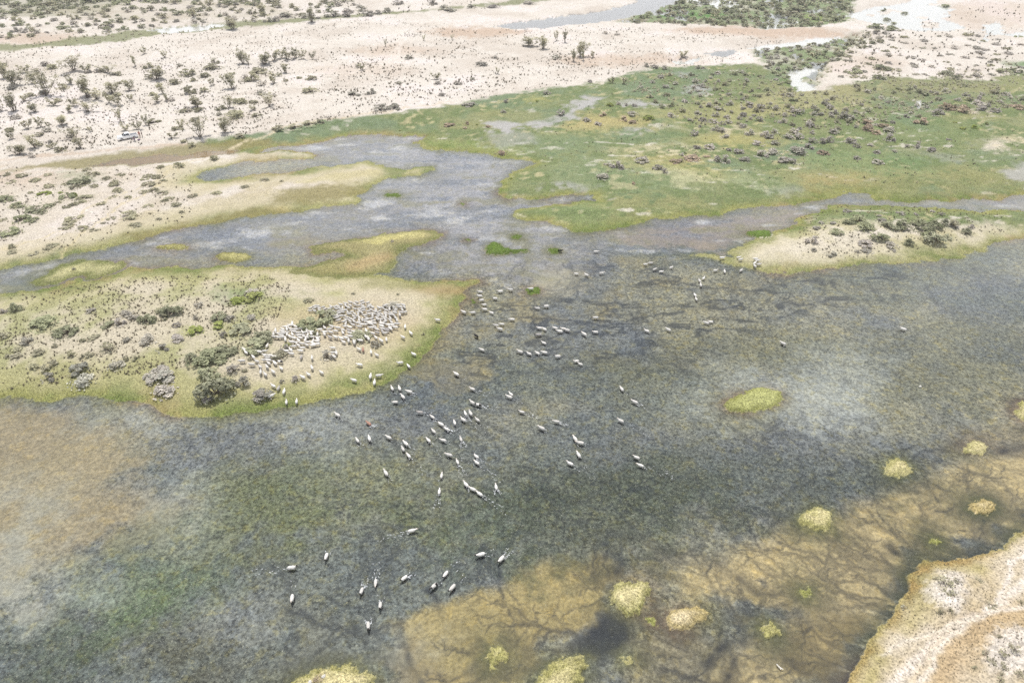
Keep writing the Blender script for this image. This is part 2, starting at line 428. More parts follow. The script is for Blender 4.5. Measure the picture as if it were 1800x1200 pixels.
# meadow
g1, g2, g3 = C(114, 128, 84), C(136, 142, 100), C(116, 134, 104)
mcol = mixc(g1[None, :] * one[:, None], g2, sstep(-.5, .6, f2 + .3 * f3))
mcol = mixc(mcol, g3, sstep(.05, .7, f1 + .3 * f2) * .8)
mcol = mixc(mcol, C(152, 150, 104), sstep(.3, .9, -f5 + .5 * f2) * .6)
mcol = mixc(mcol, C(98, 116, 74), sstep(.3, .8, f3 * .6 + .5 * f2 - .3 * f1) * .8)
mcol = mixc(mcol, C(186, 178, 138), sstep(.45, .9, -f2 * .7 + .6 * f3) * .8)
salt = sstep(.55, .8, fbm(X * .22, Y * .5, 111, 4)) * sstep(.1, .5, fbm(X * .05, Y * .05, 115, 3) + .25)
mcol = mixc(mcol, C(212, 206, 192), salt * .8)
col = mixc(col, mcol, inM)
grassy = np.maximum(grassy, inM)
for cx, cy, rx, ry, w, c in ((1065, 224, 75, 17, .9, (186, 172, 120)), (1170, 290, 90, 14, .8, (176, 166, 112)), (1215, 310, 60, 12, .7, (172, 168, 112)),
                             (1210, 318, 36, 8, .7, (204, 196, 160)), (1480, 318, 50, 12, .7, (176, 158, 108)), (1290, 252, 70, 10, .7, (178, 170, 112)),
                             (1240, 205, 130, 18, .6, (172, 168, 118)), (1430, 180, 110, 22, .65, (178, 170, 128)), (1330, 330, 40, 14, .5, (165, 175, 140)),
                             (1600, 160, 160, 22, .5, (150, 146, 108)), (945, 180, 22, 4, .8, (170, 166, 106)), (1028, 235, 40, 9, .6, (190, 178, 126)),
                             (1480, 360, 90, 10, .7, (140, 138, 88)), (1680, 330, 140, 20, .5, (140, 138, 90)), (1210, 268, 30, 4, .9, (212, 204, 180)),
                             (1150, 268, 60, 4, .6, (206, 196, 160)), (1765, 262, 16, 5, 1.2, (214, 204, 188)), (1795, 253, 16, 3, 1.0, (214, 200, 170)), (1715, 203, 12, 3, .9, (205, 195, 180)),
                             (1235, 231, 16, 3, .9, (206, 196, 170)), (1290, 231, 14, 4, .9, (206, 196, 170)), (1620, 280, 30, 8, .4, (150, 148, 130)),
                             (870, 270, 30, 7, .8, (170, 172, 104)), (790, 258, 36, 7, .6, (132, 152, 84)), (1080, 318, 130, 30, .35, (130, 150, 118)), (980, 260, 90, 16, .5, (122, 142, 108)),
                             (1120, 240, 100, 12, .5, (108, 132, 98)), (1010, 380, 70, 20, .5, (126, 144, 92)), (1520, 290, 120, 20, .4, (100, 138, 92)), (1600, 230, 120, 22, .3, (110, 134, 84))):
    e = sdf(ell(cx, cy, rx, ry, wob=.2), Xw + f2 * 2.2, Yw + f3 * 2.2, 25)
    lay(C(*c), min(w, 1) * .85 * sstep(-4, 5, e + 4.5 * f3 + 3 * f2) * inM)
for P, wgt in ((poly([(905, 227), (960, 222), (985, 215), (1010, 200), (1000, 192), (1005, 185), (1025, 179), (1048, 180), (1040, 190), (1035, 195), (1015, 205), (990, 220), (950, 230), (910, 233)]), .9), (ell(885, 229, 24, 9), .9),
               (ell(1118, 192, 32, 4), .9), (ell(1115, 235, 14, 3), .8), (ell(1228, 163, 17, 6), .8), (ell(1795, 310, 34, 12), .7), (ell(1200, 140, 10, 3), .7), (ell(995, 333, 34, 4), .7), (ell(900, 250, 46, 10), .4), (ell(1660, 285, 30, 8), .25), (ell(1380, 340, 40, 6), .3)):
    e = sdf(P, Xw + f2 * 2.0 + f3, Yw + f3 * 2.0, 12)
    w = wgt * sstep(-2.2, 1.6, e + 1.6 * f3)
    lay(C(186, 184, 182), w)
    grassy = grassy * (1 - .6 * w)
# strips of grass in the north
e = sdf(GREEN_TL, Xw, Yw, 14)
w = sstep(-1.5, 1.5, e)
lay(C(132, 136, 98), w * .9)
grassy = np.maximum(grassy, w * .8)
w = sstep(-2, 2, np.maximum(dR, dRB)) * (1 - .5 * sstep(.2, .6, f1))
lay(C(104, 128, 72), w * .85)
grassy = np.maximum(grassy, w)
for cx, cy, rx, ry, wgt, c in ((1190, 27, 34, 7, .9, (84, 140, 56)), (1250, 32, 30, 6, .8, (84, 138, 56)), (1450, 32, 40, 7, .7, (136, 150, 84)), (1795, 120, 26, 8, .8, (100, 140, 80))):
    lay(C(*c), wgt * sstep(-4, 4, sdf(ell(cx, cy, rx, ry), Xw, Yw, 15)))
for cx, cy, rx, ry, wgt, c in ((140, 318, 26, 9, .5, (130, 140, 96)), (430, 527, 34, 11, .75, (112, 140, 96)), (60, 10, 160, 24, .5, (150, 152, 120)), (300, 24, 200, 18, .35, (176, 166, 136))):
    lay(C(*c), wgt * sstep(-3, 3, sdf(ell(cx, cy, rx, ry), Xw, Yw, 15) + 2 * f3))
w = sstep(-1.2, 1.5, sdf(OLIVE_P1, Xw, Yw, 10))
lay(C(140, 132, 86), w * .85)
grassy = np.maximum(grassy, w * .8)
# grass fringe along the banks, then the dark olive wet edge
bw = 2.2 + 2.2 * inB + 1.2 * inC + 1.6 * inD - 1.5 * inS + .8 * f2
bw = np.maximum(bw, .5)
fr = np.exp(-(L / bw) ** 2) * (dl > 0)
is_small = np.zeros(X.shape, np.float32)
for d, tone, hh in small_d:
    is_small = np.maximum(is_small, sstep(-.4, 0, d))
nearriver = sstep(-1.5, .5, -(-sdf(RIVER, Xw, Yw, 20)) + bw * 2.2)
nearriver = np.maximum(nearriver, np.maximum.reduce([inC, inD, sstep(-1, 0, dE), sstep(-1, 0, dA)]))
frc = mixc(C(146, 146, 86)[None, :] * one[:, None], C(110, 124, 62), sstep(-.2, .6, f2 + .3 * f3))
frc = mixc(frc, C(160, 142, 98), sstep(.2, .8, f1 + .5 * f3) * .7)
frc = mixc(frc, C(98, 122, 60), inC * sstep(-12, -26, X) * sstep(66, 56, Y))
bw = bw + 1.6 * inC * sstep(-8, -24, X) * sstep(66, 56, Y)
fr = np.exp(-(L / bw) ** 2) * (dl > 0)
col = mixc(col, frc, fr * .92 * (1 - is_small) * nearriver)
grassy = np.maximum(grassy, fr * nearriver)
fe = np.exp(-(L / (bw * 3.0)) ** 2) * nearriver * (1 - fr) * (1 - inM)
lay(C(196, 184, 132), fe * .55)
# islet E and A, the brown flats between
for dI, c1, c2 in ((dE, (158, 150, 102), (118, 122, 74)), (dA, (188, 184, 134), (118, 124, 74))):
    w = sstep(-.3, .4, dI) * (1 - sstep(4, 6, dC) * 0)
    lay(mixc(C(*c1)[None, :] * one[:, None], C(*c2), np.exp(-(np.maximum(dI, 0) / 1.8) ** 2) + .3 * f2), w * .9)
    grassy = np.maximum(grassy, w)
lay(C(196, 188, 128), sstep(-1, 1.5, sdf(ell(690, 420, 62, 7, tilt=-.1), Xw, Yw, 8)) * .85)
lay(C(184, 160, 120), sstep(-1, 2, sdf(ell(650, 462, 50, 12, tilt=-.35), Xw, Yw, 8)) * .6)
lay(C(166, 142, 104), sstep(-1.5, 2, sdf(ell(770, 512, 44, 12), Xw, Yw, 8)) * .7)
lay(C(140, 140, 86), sstep(-1.5, 2, sdf(ell(700, 505, 60, 9), Xw, Yw, 8)) * .6)
lay(C(202, 192, 148), sstep(-1, 2, sdf(ell(600, 315, 80, 10, tilt=-.12), Xw, Yw, 8)) * .8 * (dl > 0))
lay(C(190, 176, 128), sstep(-1, 2, sdf(ell(490, 370, 30, 6), Xw, Yw, 8)) * .8)
for cx, cy, rx, ry in ((420, 400 - 16, 110, 10), (560, 345, 90, 12), (300, 408, 90, 8)):
    e = sdf(ell(cx, cy, rx, ry, tilt=-.14), Xw, Yw, 8)
    w = sstep(-2, 2, e + 1.5 * f3) * (dl > 0) * .8
    lay(C(138, 130, 84), w)
    grassy = np.maximum(grassy, w)
# bare trodden ground under the flock
lay(C(202, 186, 154), sstep(-3, 3, sdf(ell(610, 575, 120, 40), Xw, Yw, 10) + 1.2 * f3) * inC * .6)
tones = {'lime': ((176, 178, 118), (148, 150, 88)), 'straw': ((212, 202, 156), (166, 162, 106)), 'sandy': ((220, 206, 170), (182, 166, 116)),
         'green': ((98, 122, 52), (90, 108, 48)), 'olive': ((184, 178, 122), (130, 128, 74))}
for d, tone, hh in small_d:
    a, b = tones[tone]
    cc = mixc(C(*a)[None, :] * one[:, None], C(*b), np.exp(-(np.maximum(d, 0) / .8) ** 2) * .95 + .4 * f2 + .25 * f3)
    w = sstep(-.12, .05, d)
    lay(cc, w)
    grassy = np.maximum(grassy, w)
# south-east bank: orange rim, tracks
w = np.exp(-(L / .8) ** 2) * inS * (dl > 0)
lay(C(190, 146, 98), w * (.55 + .4 * f2))
w = inS * np.exp(-((L - 1.6) / .9) ** 2) * sstep(-.2, .5, f1 + .4 * f2)
lay(C(170, 160, 92), w * .7)
for pts, wd_, c, s_ in (([(1815, 1010), (1790, 1030), (1755, 1055), (1730, 1080), (1690, 1100), (1650, 1130), (1610, 1165), (1560, 1215)], .42, (238, 228, 214), .95),
                        ([(1815, 1080), (1770, 1085), (1730, 1100), (1700, 1120), (1670, 1150), (1640, 1215)], 1.3, (200, 176, 138), .9), ([(1815, 1064), (1760, 1072), (1715, 1092), (1675, 1122), (1635, 1165), (1610, 1215)], .3, (236, 226, 210), .85), ([(1700, 1105), (1650, 1118), (1590, 1130), (1550, 1160)], .25, (232, 222, 204), .7),
                        ([(1815, 980), (1780, 992), (1755, 1030), (1735, 1060), (1715, 1082)], .30, (238, 228, 214), .95),
                        ([(300, 299), (330, 289), (350, 284), (385, 272), (420, 258), (450, 248), (480, 240), (510, 230), (600, 215)], .55, (218, 204, 172), .8),
                        ([(0, 445), (60, 425), (120, 405), (160, 372), (200, 350), (260, 330), (310, 300)], .35, (216, 202, 162), .6),
                        ([(90, 460), (140, 415), (190, 385), (230, 360), (290, 322)], .3, (216, 202, 160), .6),
                        ([(330, 258), (200, 268), (100, 280), (0, 290)], .8, (200, 176, 150), .6),
                        ([(270, 238), (330, 222), (430, 210), (520, 200)], .8, (230, 218, 204), .5),
                        ([(620, 135), (680, 120), (705, 100), (700, 70), (715, 50), (800, 30)], 1.2, (238, 228, 216), .7),
                        ([(815, 25), (825, 15), (832, 0)], .8, (238, 228, 216), .8),
                        ([(600, 215), (700, 200), (790, 186)], .6, (222, 205, 176), .6)):
    d = dline(pts, Xw, Yw, 5.0)
    lay(C(*c), s_ * np.exp(-(d / wd_) ** 2) * (dl > 0))
for cx, cy, rx, ry in ((1655, 1045, 36, 34), (1662, 1075, 22, 16), (1770, 1155, 50, 46)):
    lay(C(240, 232, 222), sstep(-.6, .8, sdf(ell(cx, cy, rx, ry), Xs, Ys, 5)) * .75)
land_col = col

# ---- bed of the river
KB = KLIT
bed = mixc(C(120, 121, 121, KB)[None, :] * one[:, None], C(150, 145, 127, KB), sstep(-.5, .6, f1 + .4 * f2))
bed = mixc(bed, C(104, 110, 104, KB), sstep(0, .6, f5 + .2 * f2) * .6)
weed = .9 * one
col = bed


def patch(pts, c, wgt, feather, streak=0.0, keep=1.0):
    """a patch of another bottom, or of cloud reflection painted on it"""
    global col, weed
    P = poly(pts) if not isinstance(pts, np.ndarray) else pts
    e = sdf(P, Xw + f2 * 1.5, Yw + f3 * 1.2, 14.0)
    w = wgt * sstep(-feather, feather, e + f3 * feather * .7)
    col = mixc(col, C(*c, KB), w)
    weed = weed * (1 - w * (1 - keep))
    return w


# upper shallows: grey silty bottom
UPPER = [(-300, 560), (0, 480), (300, 400), (500, 370), (640, 330), (480, 250), (700, 230), (950, 280), (900, 340), (1060, 345), (1060, 420), (1000, 500), (900, 500), (840, 480), (700, 470), (560, 440), (300, 470), (0, 520)]
patch(UPPER, (156, 152, 156), .75, 4.0, keep=.8)
patch([(600, 290), (720, 240), (900, 280), (890, 340), (980, 400), (960, 470), (820, 470), (760, 400), (660, 340)], (184, 180, 184), .75, 4.0, keep=.75)  # pale silt, lightened further with cloud reflection put into its colour
patch([(940, 480), (1010, 470), (1030, 490), (1000, 515), (950, 520), (915, 500)], (188, 180, 160), .7, 1.5, keep=.4)
patch([(1060, 400), (1180, 385), (1300, 380), (1380, 365), (1410, 378), (1340, 410), (1280, 435), (1180, 440), (1090, 425)], (168, 154, 150), .75, 2.0, keep=.5)
patch([(1530, 352), (1680, 355), (1800, 348), (1900, 340), (1900, 360), (1800, 362), (1600, 362)], (164, 156, 154), .7, 1.5, keep=.5)
patch([(1210, 420), (1270, 425), (1280, 440), (1215, 446)], (176, 160, 146), .7, 1.0, keep=.4)
patch([(130, 465), (200, 470), (240, 480), (150, 500), (60, 510), (-60, 530), (0, 490)], (112, 118, 98), .6, 1.5, keep=.7)
patch([(440, 425), (560, 410), (580, 425), (470, 440)], (150, 138, 118), .6, 1.5, keep=.5)
# shallow banks with tan bottom
for cx, cy, rx, ry, wgt in ((800, 660, 60, 26, .7), (760, 645, 36, 16, .7), (845, 635, 40, 14, .6), (915, 545, 26, 22, .75), (960, 555, 22, 10, .6), (1065, 545, 14, 9, .8), (1085, 520, 16, 9, .6), (1180, 490, 26, 8, .6),
                            (1120, 460, 50, 8, .6), (1000, 470, 40, 8, .4), (860, 575, 40, 10, .5), (1310, 500, 60, 10, .35), (1500, 505, 90, 9, .3), (720, 615, 30, 12, .5), (1250, 545, 60, 10, .3), (780, 600, 36, 14, .5)):
    patch(ell(cx, cy, rx, ry, wob=.3), (164, 150, 112), wgt * .8, 1.4, keep=.55)
patch([(-200, 705), (60, 712), (150, 735), (230, 765), (250, 800), (190, 850), (260, 868), (330, 880), (290, 930), (150, 960), (80, 1010), (60, 1060), (-200, 1100)], (170, 154, 124), .85, 3.0, keep=.45)
patch([(690, 1090), (830, 1040), (900, 1010), (960, 985), (1040, 968), (1078, 990), (1075, 1030), (1060, 1060), (1030, 1100), (1000, 1130), (960, 1150), (930, 1200), (900, 1300), (740, 1300), (700, 1150)], (176, 158, 112), .95, 1.2, keep=.45)
patch([(660, 1150), (740, 1130), (800, 1200), (700, 1260)], (150, 132, 100), .6, 1.2, keep=.5)
TSE = [(1200, 1000), (1270, 990), (1330, 950), (1400, 920), (1480, 890), (1560, 865), (1640, 840), (1700, 815), (1800, 780), (1950, 720), (1950, 840), (1800, 925), (1740, 950), (1620, 975), (1590, 1005), (1570, 1060), (1500, 1140), (1450, 1200), (1400, 1290), (1150, 1300), (1240, 1180), (1340, 1120), (1400, 1080), (1330, 1065), (1220, 1060), (1190, 1030)]
tse = patch(TSE, (200, 180, 138), .95, 1.8, keep=.5)
patch([(1120, 1110), (1180, 1100), (1260, 1130), (1300, 1190), (1250, 1300), (1060, 1300), (1080, 1190)], (156, 142, 110), .6, 1.5, keep=.5)
patch([(1380, 1090), (1500, 1080), (1520, 1110), (1460, 1170), (1400, 1160)], (158, 138, 94), .6, .8, keep=.35)
patch([(1100, 990), (1180, 960), (1260, 985), (1180, 1020), (1110, 1020)], (150, 138, 114), .5, 1.5, keep=.6)
patch([(1680, 1000 - 240), (1800, 730), (1900, 700), (1900, 760), (1760, 790), (1640, 800)], (140, 122, 92), .5, 2.0, keep=.6)
# green water weed in the west
for cx, cy, rx, ry, c, wgt in ((260, 1040, 130, 70, (104, 118, 80), .6), (420, 900, 160, 70, (120, 122, 88), .7), (200, 1090, 60, 34, (100, 122, 70), .6), (620, 850, 160, 70, (110, 116, 82), .5),
                               (90, 1140, 130, 60, (76, 84, 66), .7), (330, 1150, 90, 50, (84, 80, 60), .7), (860, 920, 130, 60, (84, 96, 70), .5), (560, 1120, 60, 60, (76, 76, 62), .6),
                               (1300, 850, 260, 80, (76, 82, 68), .5), (1060, 900, 240, 80, (72, 80, 66), .55), (1280, 620, 260, 40, (110, 108, 84), .45), (1600, 640, 220, 90, (104, 104, 84), .45)):
    patch(ell(cx, cy, rx, ry, wob=.3), c, wgt, 4.0, keep=1.0)
weed = np.minimum(weed, 1.0)
# soft pale patches: cloud reflections painted into the bed colour
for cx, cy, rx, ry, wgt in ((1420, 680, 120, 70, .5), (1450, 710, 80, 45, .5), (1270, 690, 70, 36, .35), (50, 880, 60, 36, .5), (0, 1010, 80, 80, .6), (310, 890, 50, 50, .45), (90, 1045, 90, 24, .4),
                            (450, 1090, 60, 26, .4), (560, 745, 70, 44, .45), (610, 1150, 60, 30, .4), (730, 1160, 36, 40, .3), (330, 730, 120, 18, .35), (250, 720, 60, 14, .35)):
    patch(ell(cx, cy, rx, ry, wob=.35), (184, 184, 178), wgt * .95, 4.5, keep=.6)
# drifts of weed and silt drawn out by the current in the upper shallows
up = np.maximum(sstep(-4, 4, sdf(poly(UPPER), X, Y, 14)), sstep(-3, 3, sdf(poly([(1000, 420), (1130, 385), (1300, 375), (1480, 335), (1820, 345), (1820, 364), (1520, 352), (1400, 390), (1270, 450), (1180, 450), (1080, 440)]), X, Y, 14)))
drift = fbm(X * .10 + f2 * .5, Y * .32 + f3 * .3, 131, 4)
col = mixc(col, C(130, 134, 146, KB), up * sstep(.0, .6, drift) * .6)
col = mixc(col, C(150, 144, 112, KB), up * sstep(.15, .7, -drift + .2 * f3) * .55)
col = mixc(col, C(206, 202, 204, KB), up * sstep(.35, .8, fbm(X * .14, Y * .3, 135, 4)) * .7)
weed = np.maximum(weed * (1 - .35 * up), up * sstep(.2, .6, drift) * .6)
# olive weed thickening towards the grassy edges
col = mixc(col, C(116, 112, 78, KB), np.exp(-dw / 2.6) * sstep(-.3, .5, f2 + .5 * f3) * .6 * (1 - inS) * (dl < 0))
# dark deep channels and streaks without weed
dk = np.zeros(X.shape, np.float32)
e = sdf(poly([(1062, 1066), (1090, 1075), (1108, 1095), (1105, 1130), (1080, 1160), (1030, 1168), (998, 1148), (1030, 1118), (1050, 1095)]), Xw, Yw, 6)
dk = np.maximum(dk, .95 * sstep(-1.0, .8, e))
ca, sa = math.cos(R(-28)), math.sin(R(-28))
us_, vs_ = X * ca + Y * sa, -X * sa + Y * ca
strk = fbm(us_ * .16 + f2 * .6, vs_ * 1.1 + f3 * .25, 71, 4)
strk2 = fbm(us_ * .45, vs_ * 2.6, 75, 3)
zone_se = sstep(-3, 3, sdf(poly([(1000, 1000), (1250, 960), (1450, 880), (1700, 790), (2000, 700), (2000, 860), (1600, 1000), (1450, 1300), (950, 1300)]), X, Y, 10))
dk = np.maximum(dk, zone_se * sstep(.15, .75, strk * .6 + strk2) * .34)
shoreS = np.exp(-np.maximum(dw - .2, 0) / 2.2) * sstep(-9, -4, dS) * (dl < 0)
dk = np.maximum(dk, shoreS * sstep(-.6, .2, strk2 + f2 * .5 + .3) * 1.0)
for d, tone, hh in small_d[1:16]:
    ring = sstep(0, -.25, d) * np.exp(np.minimum(d + .3, 0) / 1.6)
    dk = np.maximum(dk, ring * sstep(-.3, .5, f3 + .3 * strk2) * .8)
for pts, wd_, s_ in (([(1745, 880), (1730, 860), (1690, 845)], .8, .8), ([(1745, 890), (1800, 905), (1850, 920)], 1.2, .9), ([(1690, 885), (1650, 870), (1600, 862)], .9, .6), ([(1740, 905), (1725, 930), (1735, 955)], .6, .9),
                     ([(1570, 1085), (1500, 1090), (1440, 1070), (1415, 1045)], 1.0, .7), ([(1415, 1045), (1350, 1090), (1280, 1080), (1200, 1120)], .9, .7), ([(1310, 1110), (1290, 1160), (1280, 1220)], .7, .8),
                     ([(1330, 1120), (1390, 1150), (1440, 1190)], .7, .7), ([(1230, 1170), (1270, 1140), (1330, 1120)], .8, .8), ([(1470, 900), (1500, 930), (1560, 960), (1620, 990)], .8, .6), ([(1740, 800), (1800, 775)], .8, .7),
                     ([(1260, 1000), (1330, 1040), (1420, 1050)], .7, .7), ([(1650, 965), (1600, 980), (1560, 960)], .9, .9), ([(700, 1110), (720, 1160), (740, 1210)], .4, .7), ([(625, 1090), (640, 1130), (650, 1200)], .4, .7),
                     ([(950, 1130), (920, 1150), (850, 1150), (830, 1180)], .7, .6), ([(1060, 1060), (1080, 1020), (1085, 980), (1060, 950)], .6, .7), ([(1180, 980), (1120, 940), (1060, 930)], .8, .5),
                     ([(510, 1060), (560, 1090), (640, 1110), (700, 1090)], .35, .7), ([(500, 990), (520, 1030), (500, 1060)], .35, .5), ([(850, 980), (880, 990), (885, 1030)], .35, .8), ([(750, 1030), (770, 1050), (778, 1080)], .4, .8),
                     ([(800, 1020), (830, 990), (860, 975), (960, 930)], .5, .5), ([(660, 920), (665, 960), (655, 1000)], .6, .6), ([(820, 915), (828, 900), (800, 920)], .25, .8), ([(1040, 880), (1060, 860), (1075, 830)], .3, .5),
                     ([(1290, 720), (1340, 745), (1420, 770)], .6, .5)):
    d = dline(pts, Xw, Yw, 5)
    dk = np.maximum(dk, s_ * np.exp(-(d / wd_) ** 2) * (.7 + .5 * f3))
trail = np.zeros(X.shape, np.float32)
tr_ = np.random.default_rng(8)
for t in W_:
    if t[1] < 600:
        continue
    x0, y0 = gp(t[0], t[1])
    a = R(HEAD[t[2]] + tr_.uniform(-12, 12)) + math.pi
    ln = tr_.choice([2.5, 4, 6, 9])
    x1, y1 = x0 + math.cos(a) * ln, y0 + math.sin(a) * ln
    sel = np.nonzero((X > min(x0, x1) - 2) & (X < max(x0, x1) + 2) & (Y > min(y0, y1) - 2) & (Y < max(y0, y1) + 2))[0]
    u = np.clip(((Xs[sel] - x0) * math.cos(a) + (Ys[sel] - y0) * math.sin(a)) / ln, 0, 1)
    dd = np.hypot(Xs[sel] - x0 - u * (x1 - x0), Ys[sel] - y0 - u * (y1 - y0))
    trail[sel] = np.maximum(trail[sel], np.exp(-(dd / (.22 + .3 * u)) ** 2) * (1 - u * .8))
zone_mid = sstep(-3, 3, sdf(poly([(800, 560), (900, 520), (1000, 515), (1050, 440), (1200, 470), (1340, 485), (1600, 470), (1600, 520), (1400, 560), (1100, 640), (900, 660), (780, 680)]), X, Y, 10))
rid = 1 - np.abs(fbm(X * .14 + f3 * .25, Y * .3 + f2 * .2, 81, 3))
dk = np.maximum(dk, zone_mid * sstep(.80, .96, rid) * .7)
zone_w = sstep(-6, 6, sdf(poly([(560, 700), (900, 640), (1400, 740), (1500, 860), (1100, 960), (640, 1060), (500, 900)]), X, Y, 14))
rid2 = 1 - np.abs(fbm(X * .35 + f3 * .4, Y * .5 + f4 * .15, 85, 3))
dk = np.maximum(dk, zone_w * sstep(.86, .98, rid2) * .6 * sstep(-.2, .5, f2))
vr = random.Random(17)
XV, YV = X + wa * .3 + wc * .26, Y + wb * .3 + wd * .26
VS = 1.0


def vein(px, py, ang, ln, wd_, depth):
    '''a winding dark runnel through the weed, forking as it goes'''
    global dk
    x, y = gp(px, py) if depth == 0 else (px, py)
    n = max(3, int(ln / .9))
    P = [(float(x), float(y))]
    a = ang
    for i in range(n):
        a += vr.gauss(0, .24)
        P.append((P[-1][0] + math.cos(a) * ln / n, P[-1][1] + math.sin(a) * ln / n))
        if depth < 2 and vr.random() < .4:
            vein(P[-1][0], P[-1][1], a + vr.choice([-1, 1]) * vr.uniform(.25, .6), ln * vr.uniform(.3, .6), wd_ * .65, depth + 1)
    P = np.array(P)
    sel = np.nonzero((X > P[:, 0].min() - 1.5) & (X < P[:, 0].max() + 1.5) & (Y > P[:, 1].min() - 1.5) & (Y < P[:, 1].max() + 1.5))[0]
    if len(sel) == 0:
        return
    xs_, ys2 = XV[sel].astype(np.float32), YV[sel].astype(np.float32)
    best = np.zeros(len(sel), np.float32)
    for i in range(n):
        ex, ey = P[i + 1] - P[i]
        t = np.clip(((xs_ - P[i][0]) * ex + (ys2 - P[i][1]) * ey) / (ex * ex + ey * ey + 1e-9), 0, 1)
        d2 = (xs_ - P[i][0] - t * ex) ** 2 + (ys2 - P[i][1] - t * ey) ** 2
        w_ = wd_ * (1 - .75 * (i + t) / n)
        np.maximum(best, np.exp(-d2 / (w_ * w_)) * (1 - .35 * (i / n)), out=best)
    dk[sel] = np.maximum(dk[sel], best * VS * vr.uniform(.6, 1.0))


HUBS = [  # photo place, heading in the picture (degrees, 0 right, 90 up), fan, number, length m, width m
    (1560, 1060, 165, 40, 4, 9, .5), (1585, 1005, 160, 50, 5, 11, .6), (1640, 980, 140, 60, 5, 9, .6), (1735, 955, 110, 70, 5, 7, .6), (1790, 925, 140, 60, 4, 9, .6), (1530, 1110, 170, 40, 4, 8, .5), (1500, 1160, 170, 40, 4, 8, .5),
    (1725, 891, 0, 180, 7, 6, .4), (1415, 1042, 190, 150, 6, 7, .4), (1434, 925, 280, 60, 4, 5, .35), (1105, 1080, 270, 120, 4, 5, .5), (1030, 1130, 190, 70, 6, 8, .5), (1280, 1130, 270, 120, 7, 7, .5), (1290, 1100, 60, 120, 5, 7, .45),
    (875, 1165, 180, 170, 6, 6, .4), (1352, 1105, 20, 150, 5, 6, .4), (1065, 960, 250, 60, 4, 5, .4), (650, 1110, 280, 60, 4, 6, .35), (1080, 1050, 150, 60, 4, 6, .4), (1240, 1190, 90, 160, 5, 6, .45),
    (1060, 500, 220, 170, 6, 9, .4), (1130, 545, 200, 170, 6, 9, .4), (1200, 505, 250, 170, 6, 9, .4), (1310, 490, 270, 150, 6, 10, .4), (1000, 560, 200, 170, 5, 7, .35), (820, 640, 200, 170, 5, 6, .3), (755, 615, 200, 170, 5, 6, .3),
    (1000, 900, 200, 170, 5, 6, .3), (950, 870, 100, 170, 5, 6, .3), (1100, 880, 60, 170, 5, 7, .3), (1170, 620, 200, 170, 5, 8, .35), (1450, 490, 290, 120, 5, 9, .4), (1600, 478, 290, 120, 5, 9, .4), (1700, 460, 280, 120, 4, 9, .4), (870, 500, 300, 150, 5, 8, .35), (940, 530, 10, 120, 5, 9, .3),
    (1380, 780, 180, 170, 5, 6, .3), (1250, 900, 90, 170, 5, 6, .35), (1180, 980, 120, 170, 6, 6, .4), (1280, 720, 330, 60, 3, 9, .4), (560, 1080, 330, 80, 4, 6, .3), (500, 1160, 60, 120, 5, 5, .4), (860, 960, 280, 90, 4, 5, .3), (760, 900, 60, 150, 4, 5, .3), (660, 960, 270, 120, 5, 5, .4)]
for (hx_, hy_, ang, fan, n_, ln, wd_) in HUBS:
    for k in range(n_):
        ad = ang + fan * ((k + .5) / n_ - .5) * (2 if fan >= 150 else 1) + vr.uniform(-12, 12)
        q0 = np.array(gp(hx_, hy_))
        q1 = np.array(gp(hx_ + 20 * math.cos(R(ad)), hy_ - 20 * math.sin(R(ad))))
        dv_ = q1 - q0
        VS = .8 if (hx_ > 1180 and hy_ > 900) or (690 < hx_ < 1110 and hy_ > 940) else .6
        jx, jy = (vr.gauss(0, 10), vr.gauss(0, 6)) if VS > .6 else (vr.gauss(0, 38), vr.gauss(0, 18))
        vein(hx_ + jx, hy_ + jy, math.atan2(dv_[1], dv_[0]), ln * vr.uniform(.6, 1.4), wd_ * .8, 0)
dk = dk * (dl < 0)
dk = np.clip(np.maximum(dk, trail * .55), 0, 1)
col = mixc(col, C(44, 50, 62, KB), dk * .95)
weed = weed * (1 - dk * .75)
blue = sstep(.15, .7, fbm(X * .09, Y * .14, 91, 4)) * sstep(-2, 3, sdf(poly([(600, 700), (560, 900), (800, 960), (1300, 560), (1700, 470), (1900, 430), (1900, 480), (1500, 560), (1000, 600), (800, 560)]), X, Y, 12))
col = mixc(col, C(104, 110, 120, KB), blue * .35)
# pools
for d, dep, kind in pool_d:
    c = {'mud': (172, 148, 118), 'grey': (140, 136, 134), 'white': (222, 218, 214), 'silt': (190, 184, 180)}[kind]  # the white tone paints bright sky reflection into the pool beds
    w = sstep(-.6, .6, d)
    col = mixc(col, C(*c, KB), w)
    weed = weed * (1 - w * .75)
# olive wet margin under the water's edge
edge = np.exp(-dw / .9) * (1 - inS)
mg = mixc(C(120, 118, 78, KB)[None, :] * one[:, None], C(134, 112, 92, KB), sstep(-.2, .5, f1))
col = mixc(col, mg, edge * .8 * (1 - shal) * (dl < 0))
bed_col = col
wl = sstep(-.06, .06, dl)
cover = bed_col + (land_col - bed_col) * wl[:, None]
weed = weed * (1 - wl)
grassy = grassy * wl
sandy = np.clip(wl - grassy, 0, 1)

me = bpy.data.meshes.new('ground')
me.vertices.add(NR * NC)
me.vertices.foreach_set('co', np.stack([X, Y, Z], 1).astype(np.float32).ravel())
ii = np.arange(NR * NC).reshape(NR, NC)
quads = np.stack([ii[:-1, :-1], ii[:-1, 1:], ii[1:, 1:], ii[1:, :-1]], -1).reshape(-1, 4)
nq = len(quads)
me.loops.add(nq * 4)
me.loops.foreach_set('vertex_index', quads.ravel().astype(np.int32))
me.polygons.add(nq)
me.polygons.foreach_set('loop_start', (np.arange(nq) * 4).astype(np.int32))
me.polygons.foreach_set('use_smooth', np.ones(nq, bool))
me.update(calc_edges=True)


